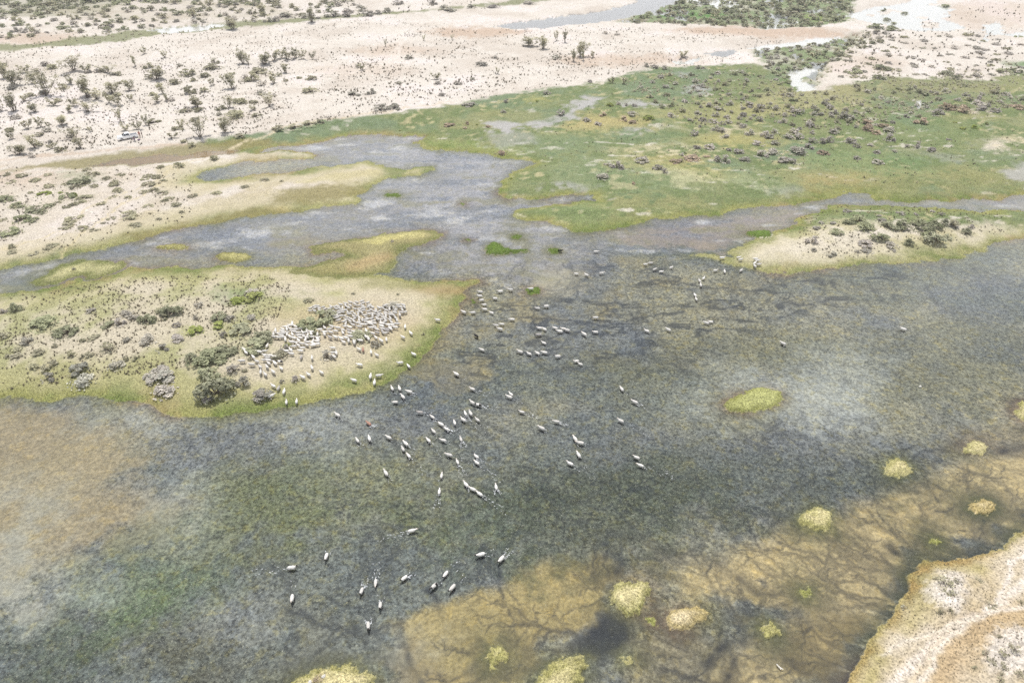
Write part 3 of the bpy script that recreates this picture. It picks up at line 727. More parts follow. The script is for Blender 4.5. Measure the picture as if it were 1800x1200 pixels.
def add_attr(name, arr):
    a = me.attributes.new(name, 'FLOAT_COLOR', 'POINT')
    v = np.ones((len(X), 4), np.float32)
    v[:, :3] = np.clip(arr, 0, 4)
    a.data.foreach_set('color', v.ravel())


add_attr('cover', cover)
add_attr('kinds', np.stack([weed, grassy, sandy], 1))
ground = bpy.data.objects.new('ground', me)
ground['kind'] = 'structure'
COL.objects.link(ground)
Zg = Z.reshape(NR, NC)
DLg = dl.reshape(NR, NC)


def look(grid, x, y):
    r_ = np.clip(np.searchsorted(ys, y), 1, NR - 1)
    if abs(ys[r_ - 1] - y) < abs(ys[r_] - y):
        r_ -= 1
    u = x / hw(ys[r_])
    c_ = np.clip(np.searchsorted(us, u), 1, NC - 1)
    if abs(us[c_ - 1] - u) < abs(us[c_] - u):
        c_ -= 1
    return float(grid[r_, c_])


def spot(px, py):
    """ground point the photograph shows at px, py"""
    z = 0.0
    for _ in range(3):
        x, y = gp(px, py, max(z, 0.0))
        z = look(Zg, float(x), float(y))
    return float(x), float(y), z


# ---------------------------------------------------------------- materials
def new_mat(name):
    m = bpy.data.materials.new(name)
    m.use_nodes = True
    nt = m.node_tree
    nt.nodes.clear()
    out = nt.nodes.new('ShaderNodeOutputMaterial')
    return m, nt, out


def nd(nt, t, **kw):
    n = nt.nodes.new(t)
    for k, v in kw.items():
        if k in ('operation', 'blend_type', 'data_type', 'attribute_name', 'feature', 'distance', 'noise_dimensions', 'clamp', 'use_clamp'):
            setattr(n, k, v)
        else:
            n.inputs[k].default_value = v
    return n


def math_node(nt, op, a, b=None, c=None):
    n = nd(nt, 'ShaderNodeMath', operation=op)
    for i, v in enumerate((a, b, c)):
        if v is None:
            continue
        if isinstance(v, (int, float)):
            n.inputs[i].default_value = v
        else:
            nt.links.new(v, n.inputs[i])
    return n.outputs[0]


def mrange(nt, v, a, b, c, d):
    n = nt.nodes.new('ShaderNodeMapRange')
    n.inputs[1].default_value, n.inputs[2].default_value, n.inputs[3].default_value, n.inputs[4].default_value = a, b, c, d
    nt.links.new(v, n.inputs[0])
    return n.outputs[0]


def mixcol(nt, fac, a, b, blend='MIX'):
    n = nt.nodes.new('ShaderNodeMix')
    n.data_type = 'RGBA'
    n.blend_type = blend
    n.clamp_result = False
    for i, v in ((0, fac), (6, a), (7, b)):
        if isinstance(v, (int, float)):
            n.inputs[i].default_value = v
        elif isinstance(v, (tuple, list)):
            n.inputs[i].default_value = (*v[:3], 1)
        else:
            nt.links.new(v, n.inputs[i])
    return n.outputs[2]


gm, nt, out = new_mat('ground')
bs = nd(nt, 'ShaderNodeBsdfPrincipled', Roughness=0.95)
bs.inputs['Specular IOR Level'].default_value = 0.15
geo = nt.nodes.new('ShaderNodeNewGeometry')
pos = geo.outputs['Position']
ac = nd(nt, 'ShaderNodeAttribute', attribute_name='cover')
ak = nd(nt, 'ShaderNodeAttribute', attribute_name='kinds')
sep = nt.nodes.new('ShaderNodeSeparateColor')
nt.links.new(ak.outputs['Color'], sep.inputs[0])
weed_f, grass_f, sand_f = sep.outputs


def noise(scale, detail=3.0, rough=.6, vec=None):
    n = nd(nt, 'ShaderNodeTexNoise', Scale=scale, Detail=detail, Roughness=rough)
    nt.links.new(vec or pos, n.inputs['Vector'])
    return n.outputs['Fac']


nw = noise(2.7, 4.0, .75)
nw2 = noise(1.1, 2.0, .5)
ng = noise(5.0, 3.0, .7)
ng2 = noise(0.9, 3.0, .6)
ns = noise(4.0, 4.0, .7)
ns2 = noise(0.7, 3.0, .6)
weed_mul = mrange(nt, nw, .36, .65, .34, 1.95)
weed_mul = math_node(nt, 'MULTIPLY', weed_mul, mrange(nt, nw2, .3, .7, .78, 1.22))
grass_mul = math_node(nt, 'MULTIPLY', mrange(nt, ng, .36, .64, .50, 1.50), mrange(nt, ng2, .3, .7, .85, 1.15))
sand_mul = math_node(nt, 'MULTIPLY', mrange(nt, ns, .36, .60, .55, 1.14), mrange(nt, ns2, .3, .7, .93, 1.05))


def lerp1(f, v):  # 1 + f*(v-1)
    return math_node(nt, 'MULTIPLY_ADD', f, math_node(nt, 'SUBTRACT', v, 1.0), 1.0)


mul = math_node(nt, 'MULTIPLY', lerp1(weed_f, weed_mul), math_node(nt, 'MULTIPLY', lerp1(grass_f, grass_mul), lerp1(sand_f, sand_mul)))
comb = nt.nodes.new('ShaderNodeCombineColor')
for i in range(3):
    nt.links.new(mul, comb.inputs[i])
base = mixcol(nt, 1.0, ac.outputs['Color'], comb.outputs[0], 'MULTIPLY')
# pale dead tips and yellow strands among weed and grass
tips = noise(5.5, 3.0, .7)
tw = math_node(nt, 'MULTIPLY', mrange(nt, tips, .58, .68, 0, .7), weed_f)
base = mixcol(nt, tw, base, (.44, .42, .33))
hue_n = noise(.55, 4.0, .65)
hw_ = math_node(nt, 'MULTIPLY', mrange(nt, hue_n, .38, .60, .75, 0), weed_f)
base = mixcol(nt, hw_, base, mixcol(nt, 1.0, base, (.95, 1.0, 1.14), 'MULTIPLY'))
hy_ = math_node(nt, 'MULTIPLY', mrange(nt, noise(.9, 4.0, .65), .52, .66, 0, .8), weed_f)
base = mixcol(nt, hy_, base, mixcol(nt, 1.0, base, (1.25, 1.12, .72), 'MULTIPLY'))
tg = math_node(nt, 'MULTIPLY', mrange(nt, noise(6.3, 2.0, .6), .58, .72, 0, .5), grass_f)
base = mixcol(nt, tg, base, (.40, .36, .19))
# twigs and pebbles on the sand
vor = nd(nt, 'ShaderNodeTexVoronoi', Scale=1.7)
nt.links.new(pos, vor.inputs['Vector'])
peb = math_node(nt, 'MULTIPLY', mrange(nt, vor.outputs['Distance'], .10, .16, .7, 0), sand_f)
peb = math_node(nt, 'MULTIPLY', peb, mrange(nt, noise(.35, 2, .5), .42, .6, 0, 1))
base = mixcol(nt, peb, base, (.17, .14, .10))
nt.links.new(base, bs.inputs['Base Color'])
bump = nd(nt, 'ShaderNodeBump', Strength=.55, Distance=.18)
hgt = math_node(nt, 'ADD', math_node(nt, 'MULTIPLY', nw, weed_f), math_node(nt, 'ADD', math_node(nt, 'MULTIPLY', ng, math_node(nt, 'MULTIPLY', grass_f, .8)), math_node(nt, 'MULTIPLY', ns, math_node(nt, 'MULTIPLY', sand_f, .5))))
nt.links.new(hgt, bump.inputs['Height'])
nt.links.new(bump.outputs['Normal'], bs.inputs['Normal'])
nt.links.new(bs.outputs[0], out.inputs[0])
me.materials.append(gm)

# water: clear sheet with a rippled, mirroring surface
wm, nt, out = new_mat('water')
geo = nt.nodes.new('ShaderNodeNewGeometry')
pos = geo.outputs['Position']
tr = nt.nodes.new('ShaderNodeBsdfTransparent')
tr.inputs[0].default_value = (.90, .93, .92, 1)
gl = nt.nodes.new('ShaderNodeBsdfGlossy')
gl.inputs['Roughness'].default_value = .07
gl.inputs['Color'].default_value = (1, 1, 1, 1)
fr_ = nd(nt, 'ShaderNodeFresnel', IOR=1.333)
mp = nt.nodes.new('ShaderNodeMapping')
mp.inputs['Scale'].default_value = (1, 1.5, 1)
nt.links.new(pos, mp.inputs['Vector'])
r1 = noise(2.6, 3, .6, mp.outputs[0])
r2 = noise(.5, 2, .5, mp.outputs[0])
bump = nd(nt, 'ShaderNodeBump', Strength=.35, Distance=.03)
nt.links.new(math_node(nt, 'MULTIPLY_ADD', r2, 1.2, r1), bump.inputs['Height'])
nt.links.new(bump.outputs['Normal'], gl.inputs['Normal'])
nt.links.new(bump.outputs['Normal'], fr_.inputs['Normal'])
mx = nt.nodes.new('ShaderNodeMixShader')
nt.links.new(fr_.outputs[0], mx.inputs[0])
nt.links.new(tr.outputs[0], mx.inputs[1])
nt.links.new(gl.outputs[0], mx.inputs[2])
nt.links.new(mx.outputs[0], out.inputs[0])

wme = bpy.data.meshes.new('water')
wy = [-380, 0, 60, 120, 200, 300, 420, 560, 900]
wx = [-140, -100, -60, -30, 0, 30, 60, 100, 140]
wv = [(x * (1 + max(y, 0) * .012), y, 0.0) for y in wy for x in wx]
nx = len(wx)
wf = [(j * nx + i, j * nx + i + 1, (j + 1) * nx + i + 1, (j + 1) * nx + i) for j in range(len(wy) - 1) for i in range(nx - 1)]
wme.from_pydata(wv, [], wf)
wme.materials.append(wm)
water = bpy.data.objects.new('water', wme)
water['kind'] = 'structure'
COL.objects.link(water)


def simple_mat(name, color, rough=.9, var=.25, nscale=3.0, metal=0.0, spec=.2, objvar=0.0, hue=None):
    m, nt, out = new_mat(name)
    b = nd(nt, 'ShaderNodeBsdfPrincipled', Roughness=rough, Metallic=metal)
    b.inputs['Specular IOR Level'].default_value = spec
    tc = nt.nodes.new('ShaderNodeTexCoord')
    n = nd(nt, 'ShaderNodeTexNoise', Scale=nscale, Detail=3.0)
    nt.links.new(tc.outputs['Object'], n.inputs['Vector'])
    mulv = mrange(nt, n.outputs['Fac'], .3, .7, 1 - var, 1 + var)
    if objvar:
        oi = nt.nodes.new('ShaderNodeObjectInfo')
        mulv = math_node(nt, 'MULTIPLY', mulv, mrange(nt, oi.outputs['Random'], 0, 1, 1 - objvar, 1 + objvar))
    cb = nt.nodes.new('ShaderNodeCombineColor')
    for i in range(3):
        nt.links.new(mulv, cb.inputs[i])
    c = mixcol(nt, 1.0, tuple(color), cb.outputs[0], 'MULTIPLY')
    if hue is not None:
        oi2 = nt.nodes.new('ShaderNodeObjectInfo')
        c = mixcol(nt, math_node(nt, 'MULTIPLY', math_node(nt, 'FRACT', math_node(nt, 'MULTIPLY', oi2.outputs['Random'], 7.3)), .6), c, tuple(hue))
    nt.links.new(c, b.inputs['Base Color'])
    nt.links.new(b.outputs[0], out.inputs[0])
    return m


def leaf_mat(name, color, hue):
    m, nt, out = new_mat(name)
    tc = nt.nodes.new('ShaderNodeTexCoord')
    n = nd(nt, 'ShaderNodeTexNoise', Scale=5.0, Detail=3.0)
    nt.links.new(tc.outputs['Object'], n.inputs['Vector'])
    oi = nt.nodes.new('ShaderNodeObjectInfo')
    v = math_node(nt, 'MULTIPLY', mrange(nt, n.outputs['Fac'], .3, .7, .62, 1.38), mrange(nt, oi.outputs['Random'], 0, 1, .78, 1.22))
    cb = nt.nodes.new('ShaderNodeCombineColor')
    for i in range(3):
        nt.links.new(v, cb.inputs[i])
    r2_ = math_node(nt, 'FRACT', math_node(nt, 'MULTIPLY', oi.outputs['Random'], 7.3))
    c = mixcol(nt, 1.0, mixcol(nt, math_node(nt, 'MULTIPLY', r2_, .7), tuple(color), tuple(hue)), cb.outputs[0], 'MULTIPLY')
    d = nt.nodes.new('ShaderNodeBsdfDiffuse')
    t = nt.nodes.new('ShaderNodeBsdfTranslucent')
    nt.links.new(c, d.inputs[0])
    nt.links.new(c, t.inputs[0])
    ms = nt.nodes.new('ShaderNodeMixShader')
    ms.inputs[0].default_value = .35
    nt.links.new(d.outputs[0], ms.inputs[1])
    nt.links.new(t.outputs[0], ms.inputs[2])
    nt.links.new(ms.outputs[0], out.inputs[0])
    return m


M = {
    'leaf_olive': leaf_mat('olive_leaves', (0.43, 0.415, 0.285), (0.48, 0.45, 0.35)),
    'leaf_grey': leaf_mat('grey_leaves', (0.55, 0.51, 0.46), (0.46, 0.45, 0.36)),
    'leaf_green': leaf_mat('green_leaves', (0.37, 0.385, 0.245), (0.46, 0.45, 0.34)),
    'leaf_bright': leaf_mat('bright_leaves', (0.36, 0.42, 0.13), (0.4, 0.4, 0.19)),
    'leaf_brown': leaf_mat('brown_leaves', (0.54, 0.44, 0.34), (0.48, 0.41, 0.3)),
    'leaf_pale': leaf_mat('pale_leaves', (0.56, 0.55, 0.48), (0.5, 0.49, 0.41)),
    'bark': simple_mat('grey_bark', (.16, .13, .10), var=.3, nscale=5),
    'tuft': simple_mat('dry_tufts', (.17, .145, .10), var=.35, nscale=.8),
    'wool': simple_mat('white_wool', (.60, .58, .54), var=.2, nscale=12, objvar=.16),
    'wool_grey': simple_mat('grey_wool', (.36, .34, .32), var=.2, nscale=12),
    'wool_brown': simple_mat('brown_wool', (.34, .20, .15), var=.2, nscale=12),
    'wool_black': simple_mat('black_wool', (.025, .023, .022), var=.3, nscale=12),
    'face_pale': simple_mat('pale_face', (.58, .52, .45), var=.1, nscale=10),
    'face_dark': simple_mat('dark_face', (.035, .03, .028), var=.2, nscale=10),
    'shank': simple_mat('shank', (.35, .30, .25), var=.2, nscale=10),
    'paint': simple_mat('white_paint', (.88, .88, .88), rough=.25, var=.03, nscale=4, spec=.5),
    'glass': simple_mat('dark_glass', (.02, .025, .03), rough=.05, var=.1, spec=.6),
    'rubber': simple_mat('tyre_rubber', (.02, .02, .02), rough=.8, var=.2, nscale=8),
    'steel': simple_mat('wheel_steel', (.45, .45, .46), rough=.4, metal=.7, var=.1),
    'lamp': simple_mat('lamp_glass', (.75, .76, .78), rough=.1, var=.05, spec=.6),
    'redlamp': simple_mat('red_lamp', (.45, .02, .02), rough=.2, var=.05, spec=.5),
    'blackplast': simple_mat('black_plastic', (.03, .03, .03), rough=.6, var=.15),
    'skin': simple_mat('skin', (.40, .25, .17), var=.05),
    'hair': simple_mat('black_hair', (.02, .017, .015), var=.2),
    'shirt_pink': simple_mat('pinkish_red_cloth', (.50, .20, .17), var=.12, nscale=8),
    'shirt_dark': simple_mat('maroon_cloth', (.10, .03, .035), var=.15, nscale=8),
    'cloth_purple': simple_mat('purple_cloth', (.15, .09, .15), var=.15, nscale=8),
    'trousers': simple_mat('brown_trousers', (.23, .14, .10), var=.12, nscale=8),
    'trousers_dark': simple_mat('dark_trousers', (.05, .035, .03), var=.12, nscale=8),
    'straw': simple_mat('dry_straw', (.50, .44, .28), var=.2, nscale=6),
    'stone': simple_mat('pale_stone', (.52, .50, .45), var=.2, nscale=5),
    'foam': simple_mat('white_foam', (.62, .64, .66), rough=.6, var=.15, nscale=3),
    'driftwood': simple_mat('bleached_wood', (.62, .60, .55), var=.2, nscale=5),
}


hm, nt, out = new_mat('haze')
pv = nt.nodes.new('ShaderNodeVolumePrincipled')
pv.inputs['Color'].default_value = (.93, .95, 1.0, 1)
pv.inputs['Density'].default_value = HAZE
pv.inputs['Anisotropy'].default_value = .2
nt.links.new(pv.outputs[0], out.inputs['Volume'])
hme = bpy.data.meshes.new('haze')
hx0, hx1, hy0, hy1, hz0, hz1 = -3700, 3700, -420, 1850, -6.0, 63.0
hme.from_pydata([(x, y, z) for z in (hz0, hz1) for y in (hy0, hy1) for x in (hx0, hx1)], [],
                [(0, 2, 3, 1), (4, 5, 7, 6), (0, 1, 5, 4), (2, 6, 7, 3), (0, 4, 6, 2), (1, 3, 7, 5)])
hme.materials.append(hm)
haze = bpy.data.objects.new('haze', hme)
haze['kind'] = 'stuff'
if HAZE > 0:
    COL.objects.link(haze)

# ---------------------------------------------------------------- object helpers
def tag(o, label=None, cat=None, group=None, kind=None):
    if label:
        o['label'] = label
    if cat:
        o['category'] = cat
    if group:
        o['group'] = group
    if kind:
        o['kind'] = kind
    return o


def link(name, mesh, parent=None, loc=None, rot=None, scl=None):
    o = bpy.data.objects.new(name, mesh)
    COL.objects.link(o)
    if parent:
        o.parent = parent
    if loc is not None:
        o.location = loc
    if rot is not None:
        o.rotation_euler = rot
    if scl is not None:
        o.scale = scl
    return o


def mesh_np(name, V, T, mats, mi=None, smooth=False):
    m = bpy.data.meshes.new(name)
    V, T = np.asarray(V, np.float32), np.asarray(T, np.int32)
    k = T.shape[1]
    m.vertices.add(len(V))
    m.vertices.foreach_set('co', V.ravel())
    m.loops.add(T.size)
    m.loops.foreach_set('vertex_index', T.ravel())
    m.polygons.add(len(T))
    m.polygons.foreach_set('loop_start', (np.arange(len(T)) * k).astype(np.int32))
    if mi is not None:
        m.polygons.foreach_set('material_index', np.asarray(mi, np.int32))
    m.polygons.foreach_set('use_smooth', np.full(len(T), smooth))
    m.update(calc_edges=True)
    m.validate()
    for x in mats:
        m.materials.append(x)
    return m


def leaves(c, n, size, asp, r_):
    """diamond leaves at the points c facing n"""
    k = len(c)
    n = n / (np.linalg.norm(n, axis=1, keepdims=True) + 1e-9)
    a = r_.normal(size=(k, 3))
    u = np.cross(n, a)
    u /= np.linalg.norm(u, axis=1, keepdims=True) + 1e-9
    v = np.cross(n, u)
    s = size * r_.uniform(.6, 1.4, (k, 1))
    V = np.stack([c - u * s * asp, c + v * s * .5 + n * s * .12, c + u * s * asp, c - v * s * .5 + n * s * .12], 1).reshape(-1, 3)
    T = np.arange(k * 4).reshape(k, 4)
    return V, T


def tubes(segs, sides=4):
    V, T = [], []
    for (a, b, ra, rb) in segs:
        a, b = np.array(a, float), np.array(b, float)
        d = b - a
        d /= np.linalg.norm(d) + 1e-9
        h_ = np.array([1, 0, 0]) if abs(d[0]) < .8 else np.array([0, 1, 0])
        u = np.cross(d, h_)
        u /= np.linalg.norm(u)
        v = np.cross(d, u)
        o = len(V)
        for p, r_ in ((a, ra), (b, rb)):
            for i in range(sides):
                t = 2 * math.pi * i / sides
                V.append(p + (u * math.cos(t) + v * math.sin(t)) * r_)
        for i in range(sides):
            j = (i + 1) % sides
            T.append((o + i, o + j, o + sides + j, o + sides + i))
    return np.array(V), np.array(T)


def shrub_mesh(seed, height, nleaf, lsize, lobes, flat=.0, open_=0.0):
    """a rounded shrub one unit wide: (stems, foliage) as vertex and face arrays"""
    r_ = np.random.default_rng(seed)
    cs, rs = [], []
    for i in range(lobes):
        a = r_.uniform(0, 2 * math.pi)
        q = math.sqrt(r_.uniform(0, 1)) * .43
        rad = r_.uniform(.06, .19)
        cs.append((q * math.cos(a), q * math.sin(a), max(height * r_.uniform(.35, 1.0) * (1 - 3.2 * q * q) - rad * height * .4, .04)))
        rs.append(rad)
    cs, rs = np.array(cs), np.array(rs)
    w = rs ** 2 / (rs ** 2).sum()
    li = r_.choice(lobes, nleaf, p=w)
    dirv = r_.normal(size=(nleaf, 3))
    dirv[:, 2] = np.abs(dirv[:, 2]) * .9 - .25
    dirv /= np.linalg.norm(dirv, axis=1, keepdims=True)
    rad = rs[li][:, None] * r_.uniform(.55, 1.12, (nleaf, 1))
    p = cs[li] + dirv * rad * np.array([1, 1, max(height, .35)])
    low = p[:, 2] < .02
    p[low, 2] = r_.uniform(.02, .12, low.sum()) * height
    out_ = r_.uniform(size=nleaf) < .10
    ao = r_.uniform(0, 6.28, out_.sum())
    ro = r_.uniform(.30, .62, out_.sum())
    p[out_] = np.stack([ro * np.cos(ao), ro * np.sin(ao), r_.uniform(.02, .16, out_.sum()) * height], 1)
    n = dirv * .6 + np.array([0, 0, .7]) + r_.normal(size=(nleaf, 3)) * .5
    fol = leaves(p, n, lsize, .62, r_)
    segs = []
    for c_ in cs:
        mid = c_ * np.array([.45, .45, .5]) + r_.normal(size=3) * .02
        segs.append(((c_[0] * .08, c_[1] * .08, -.05), mid, .018, .012))
        segs.append((mid, c_, .012, .006))
        for _ in range(2):
            tip = c_ + r_.normal(size=3) * .12 * np.array([1, 1, height])
            tip[2] = max(tip[2], .03)
            segs.append((c_, tip, .006, .003))
    return tubes(segs), fol


def tree_mesh(seed, nstem, nleaf, lsize, spread=.35):
    """a thin upright many-stemmed desert tree, one unit high"""
    r_ = np.random.default_rng(seed)
    segs, pts, nrm = [], [], []
    for i in range(nstem):
        a = r_.uniform(0, 2 * math.pi)
        lean = r_.uniform(.05, spread)
        p = np.array([r_.normal() * .03, r_.normal() * .03, -.03])
        hgt = r_.uniform(.6, 1.0)
        d = np.array([math.cos(a) * lean, math.sin(a) * lean, 1.0])
        rad = .016
        steps = 4
        for k in range(steps):
            q = p + d * hgt / steps + r_.normal(size=3) * .035
            segs.append((p, q, rad, rad * .7))
            rad *= .7
            if k >= 1:
                for b in range(2):
                    bd = r_.normal(size=3) * .5
                    bd[2] = abs(bd[2]) * .6 + .25
                    tip = q + bd * r_.uniform(.07, .16)
                    segs.append((q, tip, rad * .6, rad * .3))
                    cnt = nleaf // (nstem * (steps - 1) * 2)
                    pts.append(q + (tip - q) * r_.uniform(.2, 1.1, (cnt, 1)) + r_.normal(size=(cnt, 3)) * .045)
            p = q
        cnt = nleaf // (nstem * 3)
        pts.append(p + r_.normal(size=(cnt, 3)) * np.array([.055, .055, .07]))
    P = np.concatenate(pts)
    P[:, 2] = np.maximum(P[:, 2], .05)
    n = r_.normal(size=P.shape)
    n[:, 2] = np.abs(n[:, 2]) + .8
    return tubes(segs), leaves(P, n, lsize, .7, r_)


def join2(a, b):
    (Va, Ta), (Vb, Tb) = a, b
    V = np.concatenate([Va, Vb])
    T = np.concatenate([Ta, Tb + len(Va)])
    mi = np.concatenate([np.zeros(len(Ta), int), np.ones(len(Tb), int)])
    return V, T, mi


PROTO = {}


def proto(kind, leafmat, big):
    """several shared shapes of a kind: list of (stem mesh, leaf mesh) or one joined mesh"""
    key = (kind, leafmat, big)
    if key in PROTO:
        return PROTO[key]
    res = []
    for i in range(4):
        s_ = hash((kind, i)) % 1000 if False else sum(map(ord, kind)) * 13 + i * 101
        if kind == 'dome':
            st, fo = shrub_mesh(s_, .62, 520 if big else 240, .085 if big else .12, 12)
        elif kind == 'low':
            st, fo = shrub_mesh(s_, .30, 420 if big else 200, .085 if big else .115, 12)
        elif kind == 'leafy':
            st, fo = shrub_mesh(s_, .66, 900 if big else 320, .070 if big else .11, 16)
        elif kind == 'twiggy':
            st, fo = shrub_mesh(s_, .5, 200 if big else 110, .06 if big else .09, 14)
        else:
            st, fo = tree_mesh(s_, 7 if big else 5, 620 if big else 320, .046 if big else .066, .42)
        if big:
            res.append((mesh_np('branches', *st, [M['bark']]), mesh_np('foliage', *fo, [M[leafmat]])))
        else:
            V, T, mi = join2(st, fo)
            res.append(mesh_np(kind, V, T, [M['bark'], M[leafmat]], mi))
    PROTO[key] = res
    return res


PLANTS = []     # (object, kind word, photo x, photo y, size px, colour word)
_ir = random.Random(5)


def plant(name, kind, leafmat, px, py, hpx, wpx, big=None, snap=True):
    x, y, z = spot(px, py)
    s = pxm(py)
    wide = wpx / s * (1.12 if kind != 'tree' else 1.08)
    # height on screen is foreshortened by the look-down angle
    dep = math.atan2(H, y)
    tall = max(hpx - wpx * .45 * math.sin(dep), hpx * .45) / (s * math.cos(dep))
    if big is None:
        big = wpx >= 18 or hpx >= 22
    pr = _ir.choice(proto(kind, leafmat, big))
    if kind == 'tree':
        sc = (wide / .62, wide / .62, tall * .92)
    else:
        hh = {'dome': .62, 'low': .30, 'leafy': .66, 'twiggy': .5}[kind]
        sc = (wide, wide * _ir.uniform(.85, 1.1), min(max(tall / hh, wide * .5), wide * 1.5))
    z = max(z, -.15)
    rz = _ir.uniform(0, 6.28)
    if big:
        o = bpy.data.objects.new(name, None)
        COL.objects.link(o)
        o.location, o.rotation_euler, o.scale = (x, y, z - .03), (0, 0, rz), sc
        link('trunk' if kind == 'tree' else 'branches', pr[0], o)
        link('crown' if kind == 'tree' else 'foliage', pr[1], o)
    else:
        o = link(name, pr, None, (x, y, z - .03), (0, 0, rz), sc)
    colw = {'leaf_olive': 'olive', 'leaf_grey': 'grey', 'leaf_green': 'dull green', 'leaf_bright': 'bright green', 'leaf_brown': 'brown', 'leaf_pale': 'pale grey'}[leafmat]
    PLANTS.append((o, name, px, py, wpx, colw, kind))
    return o


def in_poly(pts, px, py):
    ins, n = False, len(pts)
    for i in range(n):
        (ax, ay), (bx, by) = pts[i], pts[(i + 1) % n]
        if (ay > py) != (by > py) and px < ax + (py - ay) * (bx - ax) / (by - ay):
            ins = not ins
    return ins


def scatter(pts, n, mind, r_):
    """n photo points inside the outline, at least mind (x, y) apart"""
    xs, ys_ = [p[0] for p in pts], [p[1] for p in pts]
    res, tries = [], 0
    while len(res) < n and tries < n * 60:
        tries += 1
        px, py = r_.uniform(min(xs), max(xs)), r_.uniform(min(ys_), max(ys_))
        if not in_poly(pts, px, py):
            continue
        if any(abs(px - a) < mind[0] and abs(py - b) < mind[1] for a, b in res):
            continue
        res.append((px, py))
    return res


# ---------------------------------------------------------------- vegetation
# thin trees on the pale sand (base x, base y, height, width in photo pixels)
TREES = [(8, 138, 30, 20), (25, 150, 30, 26), (45, 128, 16, 14), (65, 146, 22, 22), (82, 167, 38, 26), (130, 125, 26, 24), (153, 127, 16, 16), (125, 148, 14, 12), (155, 172, 38, 34),
         (170, 175, 18, 20), (197, 165, 22, 24), (193, 182, 20, 14), (207, 184, 18, 16), (228, 160, 22, 18), (230, 178, 14, 10), (24, 196, 32, 24), (62, 198, 18, 18), (95, 186, 16, 16),
         (46, 178, 14, 12), (130, 187, 16, 14), (155, 196, 18, 20), (122, 198, 14, 14), (3, 195, 22, 14), (48, 226, 18, 16), (73, 224, 18, 13), (86, 225, 12, 7), (108, 220, 20, 20), (212, 214, 24, 13),
         (222, 230, 16, 13), (243, 228, 16, 13), (257, 220, 18, 9), (22, 245, 18, 13), (62, 260, 28, 18), (130, 245, 22, 18), (142, 260, 22, 15), (30, 272, 20, 26), (92, 262, 12, 13), (158, 231, 10, 7),
         (190, 128, 14, 18), (238, 117, 20, 9), (254, 95, 12, 9), (290, 102, 12, 10), (275, 140, 26, 28), (287, 165, 22, 14), (275, 180, 14, 15), (294, 178, 14, 9), (372, 150, 14, 9), (408, 156, 30, 22),
         (428, 112, 26, 20), (437, 113, 18, 11), (465, 115, 22, 24), (482, 106, 16, 15), (495, 103, 16, 15), (505, 105, 20, 15), (520, 103, 18, 15), (532, 104, 16, 13), (550, 105, 16, 9), (503, 128, 16, 15),
         (482, 147, 20, 15), (348, 190, 22, 26), (402, 190, 22, 14), (474, 188, 24, 18), (352, 240, 36, 22), (395, 233, 30, 22), (304, 243, 12, 13), (320, 228, 20, 10), (445, 193, 10, 12), (678, 83, 14, 5),
         (745, 72, 10, 5), (795, 70, 10, 5), (767, 140, 14, 13), (637, 122, 12, 9), (935, 82, 18, 26), (955, 86, 24, 18), (993, 75, 22, 9), (978, 72, 18, 7), (1020, 100, 30, 22), (1008, 108, 22, 11),
         (1025, 106, 20, 9), (1042, 102, 12, 9), (875, 130, 12, 7), (1075, 147, 12, 10), (1098, 148, 12, 9), (1677, 398, 16, 20), (410, 52, 22, 24), (340, 30, 18, 12), (460, 26, 20, 18), (1200, 103, 14, 14), (548, 40, 26, 20)]
for t in TREES:
    plant('desert_tree', 'tree', 'leaf_olive', *t)
# mounds and shrubs on the sand
for kind, mat, lst in (
    ('dome', 'leaf_olive', [(270, 217, 10, 20), (330, 132, 14, 26), (305, 148, 14, 20), (332, 163, 18, 20), (375, 120, 12, 28), (440, 142, 20, 24), (458, 128, 16, 28), (360, 162, 11, 15), (545, 163, 12, 25), (548, 140, 10, 16),
                            (490, 134, 8, 11), (90, 121, 12, 20), (178, 127, 10, 12), (208, 133, 10, 16), (267, 168, 10, 13), (341, 142, 9, 11), (420, 182, 13, 26), (445, 182, 8, 17), (323, 196, 10, 20), (410, 205, 13, 36), (312, 228, 12, 20),
                            (452, 205, 8, 16), (337, 258, 10, 13), (422, 243, 8, 17), (490, 227, 10, 22), (520, 227, 10, 22), (545, 222, 10, 22), (563, 218, 8, 12), (262, 138, 10, 15), (375, 280, 12, 17), (322, 250, 8, 11), (527, 138, 6, 11)]),
    ('dome', 'leaf_grey', [(720, 104, 10, 12), (977, 105, 10, 15), (845, 115, 7, 22), (693, 190, 13, 24), (668, 193, 14, 24), (652, 165, 12, 14), (825, 186, 9, 24), (700, 147, 6, 14), (806, 148, 6, 16), (770, 148, 8, 14), (830, 140, 5, 12), (780, 168, 6, 16),
                           (890, 180, 8, 10), (1135, 118, 8, 10), (620, 168, 6, 20), (630, 120, 8, 10), (1065, 60, 6, 8), (1085, 62, 5, 10), (1035, 145, 6, 12), (1170, 122, 8, 12), (1230, 122, 8, 14), (1150, 120, 9, 14), (870, 102, 6, 14), (960, 165, 8, 14), (1740, 110, 5, 8), (1716, 135, 9, 13), (1690, 135, 6, 12)])):
    for t in lst:
        plant('sand_shrub', kind, mat, *t)
r5 = random.Random(31)
for (px, py) in scatter([(0, 110), (180, 100), (350, 105), (520, 95), (560, 125), (420, 215), (200, 215), (120, 275), (0, 280)], 46, (16, 7), r5):
    if 200 < px < 265 and 222 < py < 256:
        continue
    wv = r5.uniform(9, 17)
    plant('sand_shrub', r5.choice(['dome', 'dome', 'low']), r5.choice(['leaf_olive', 'leaf_grey']), px, py, wv * .7, wv)
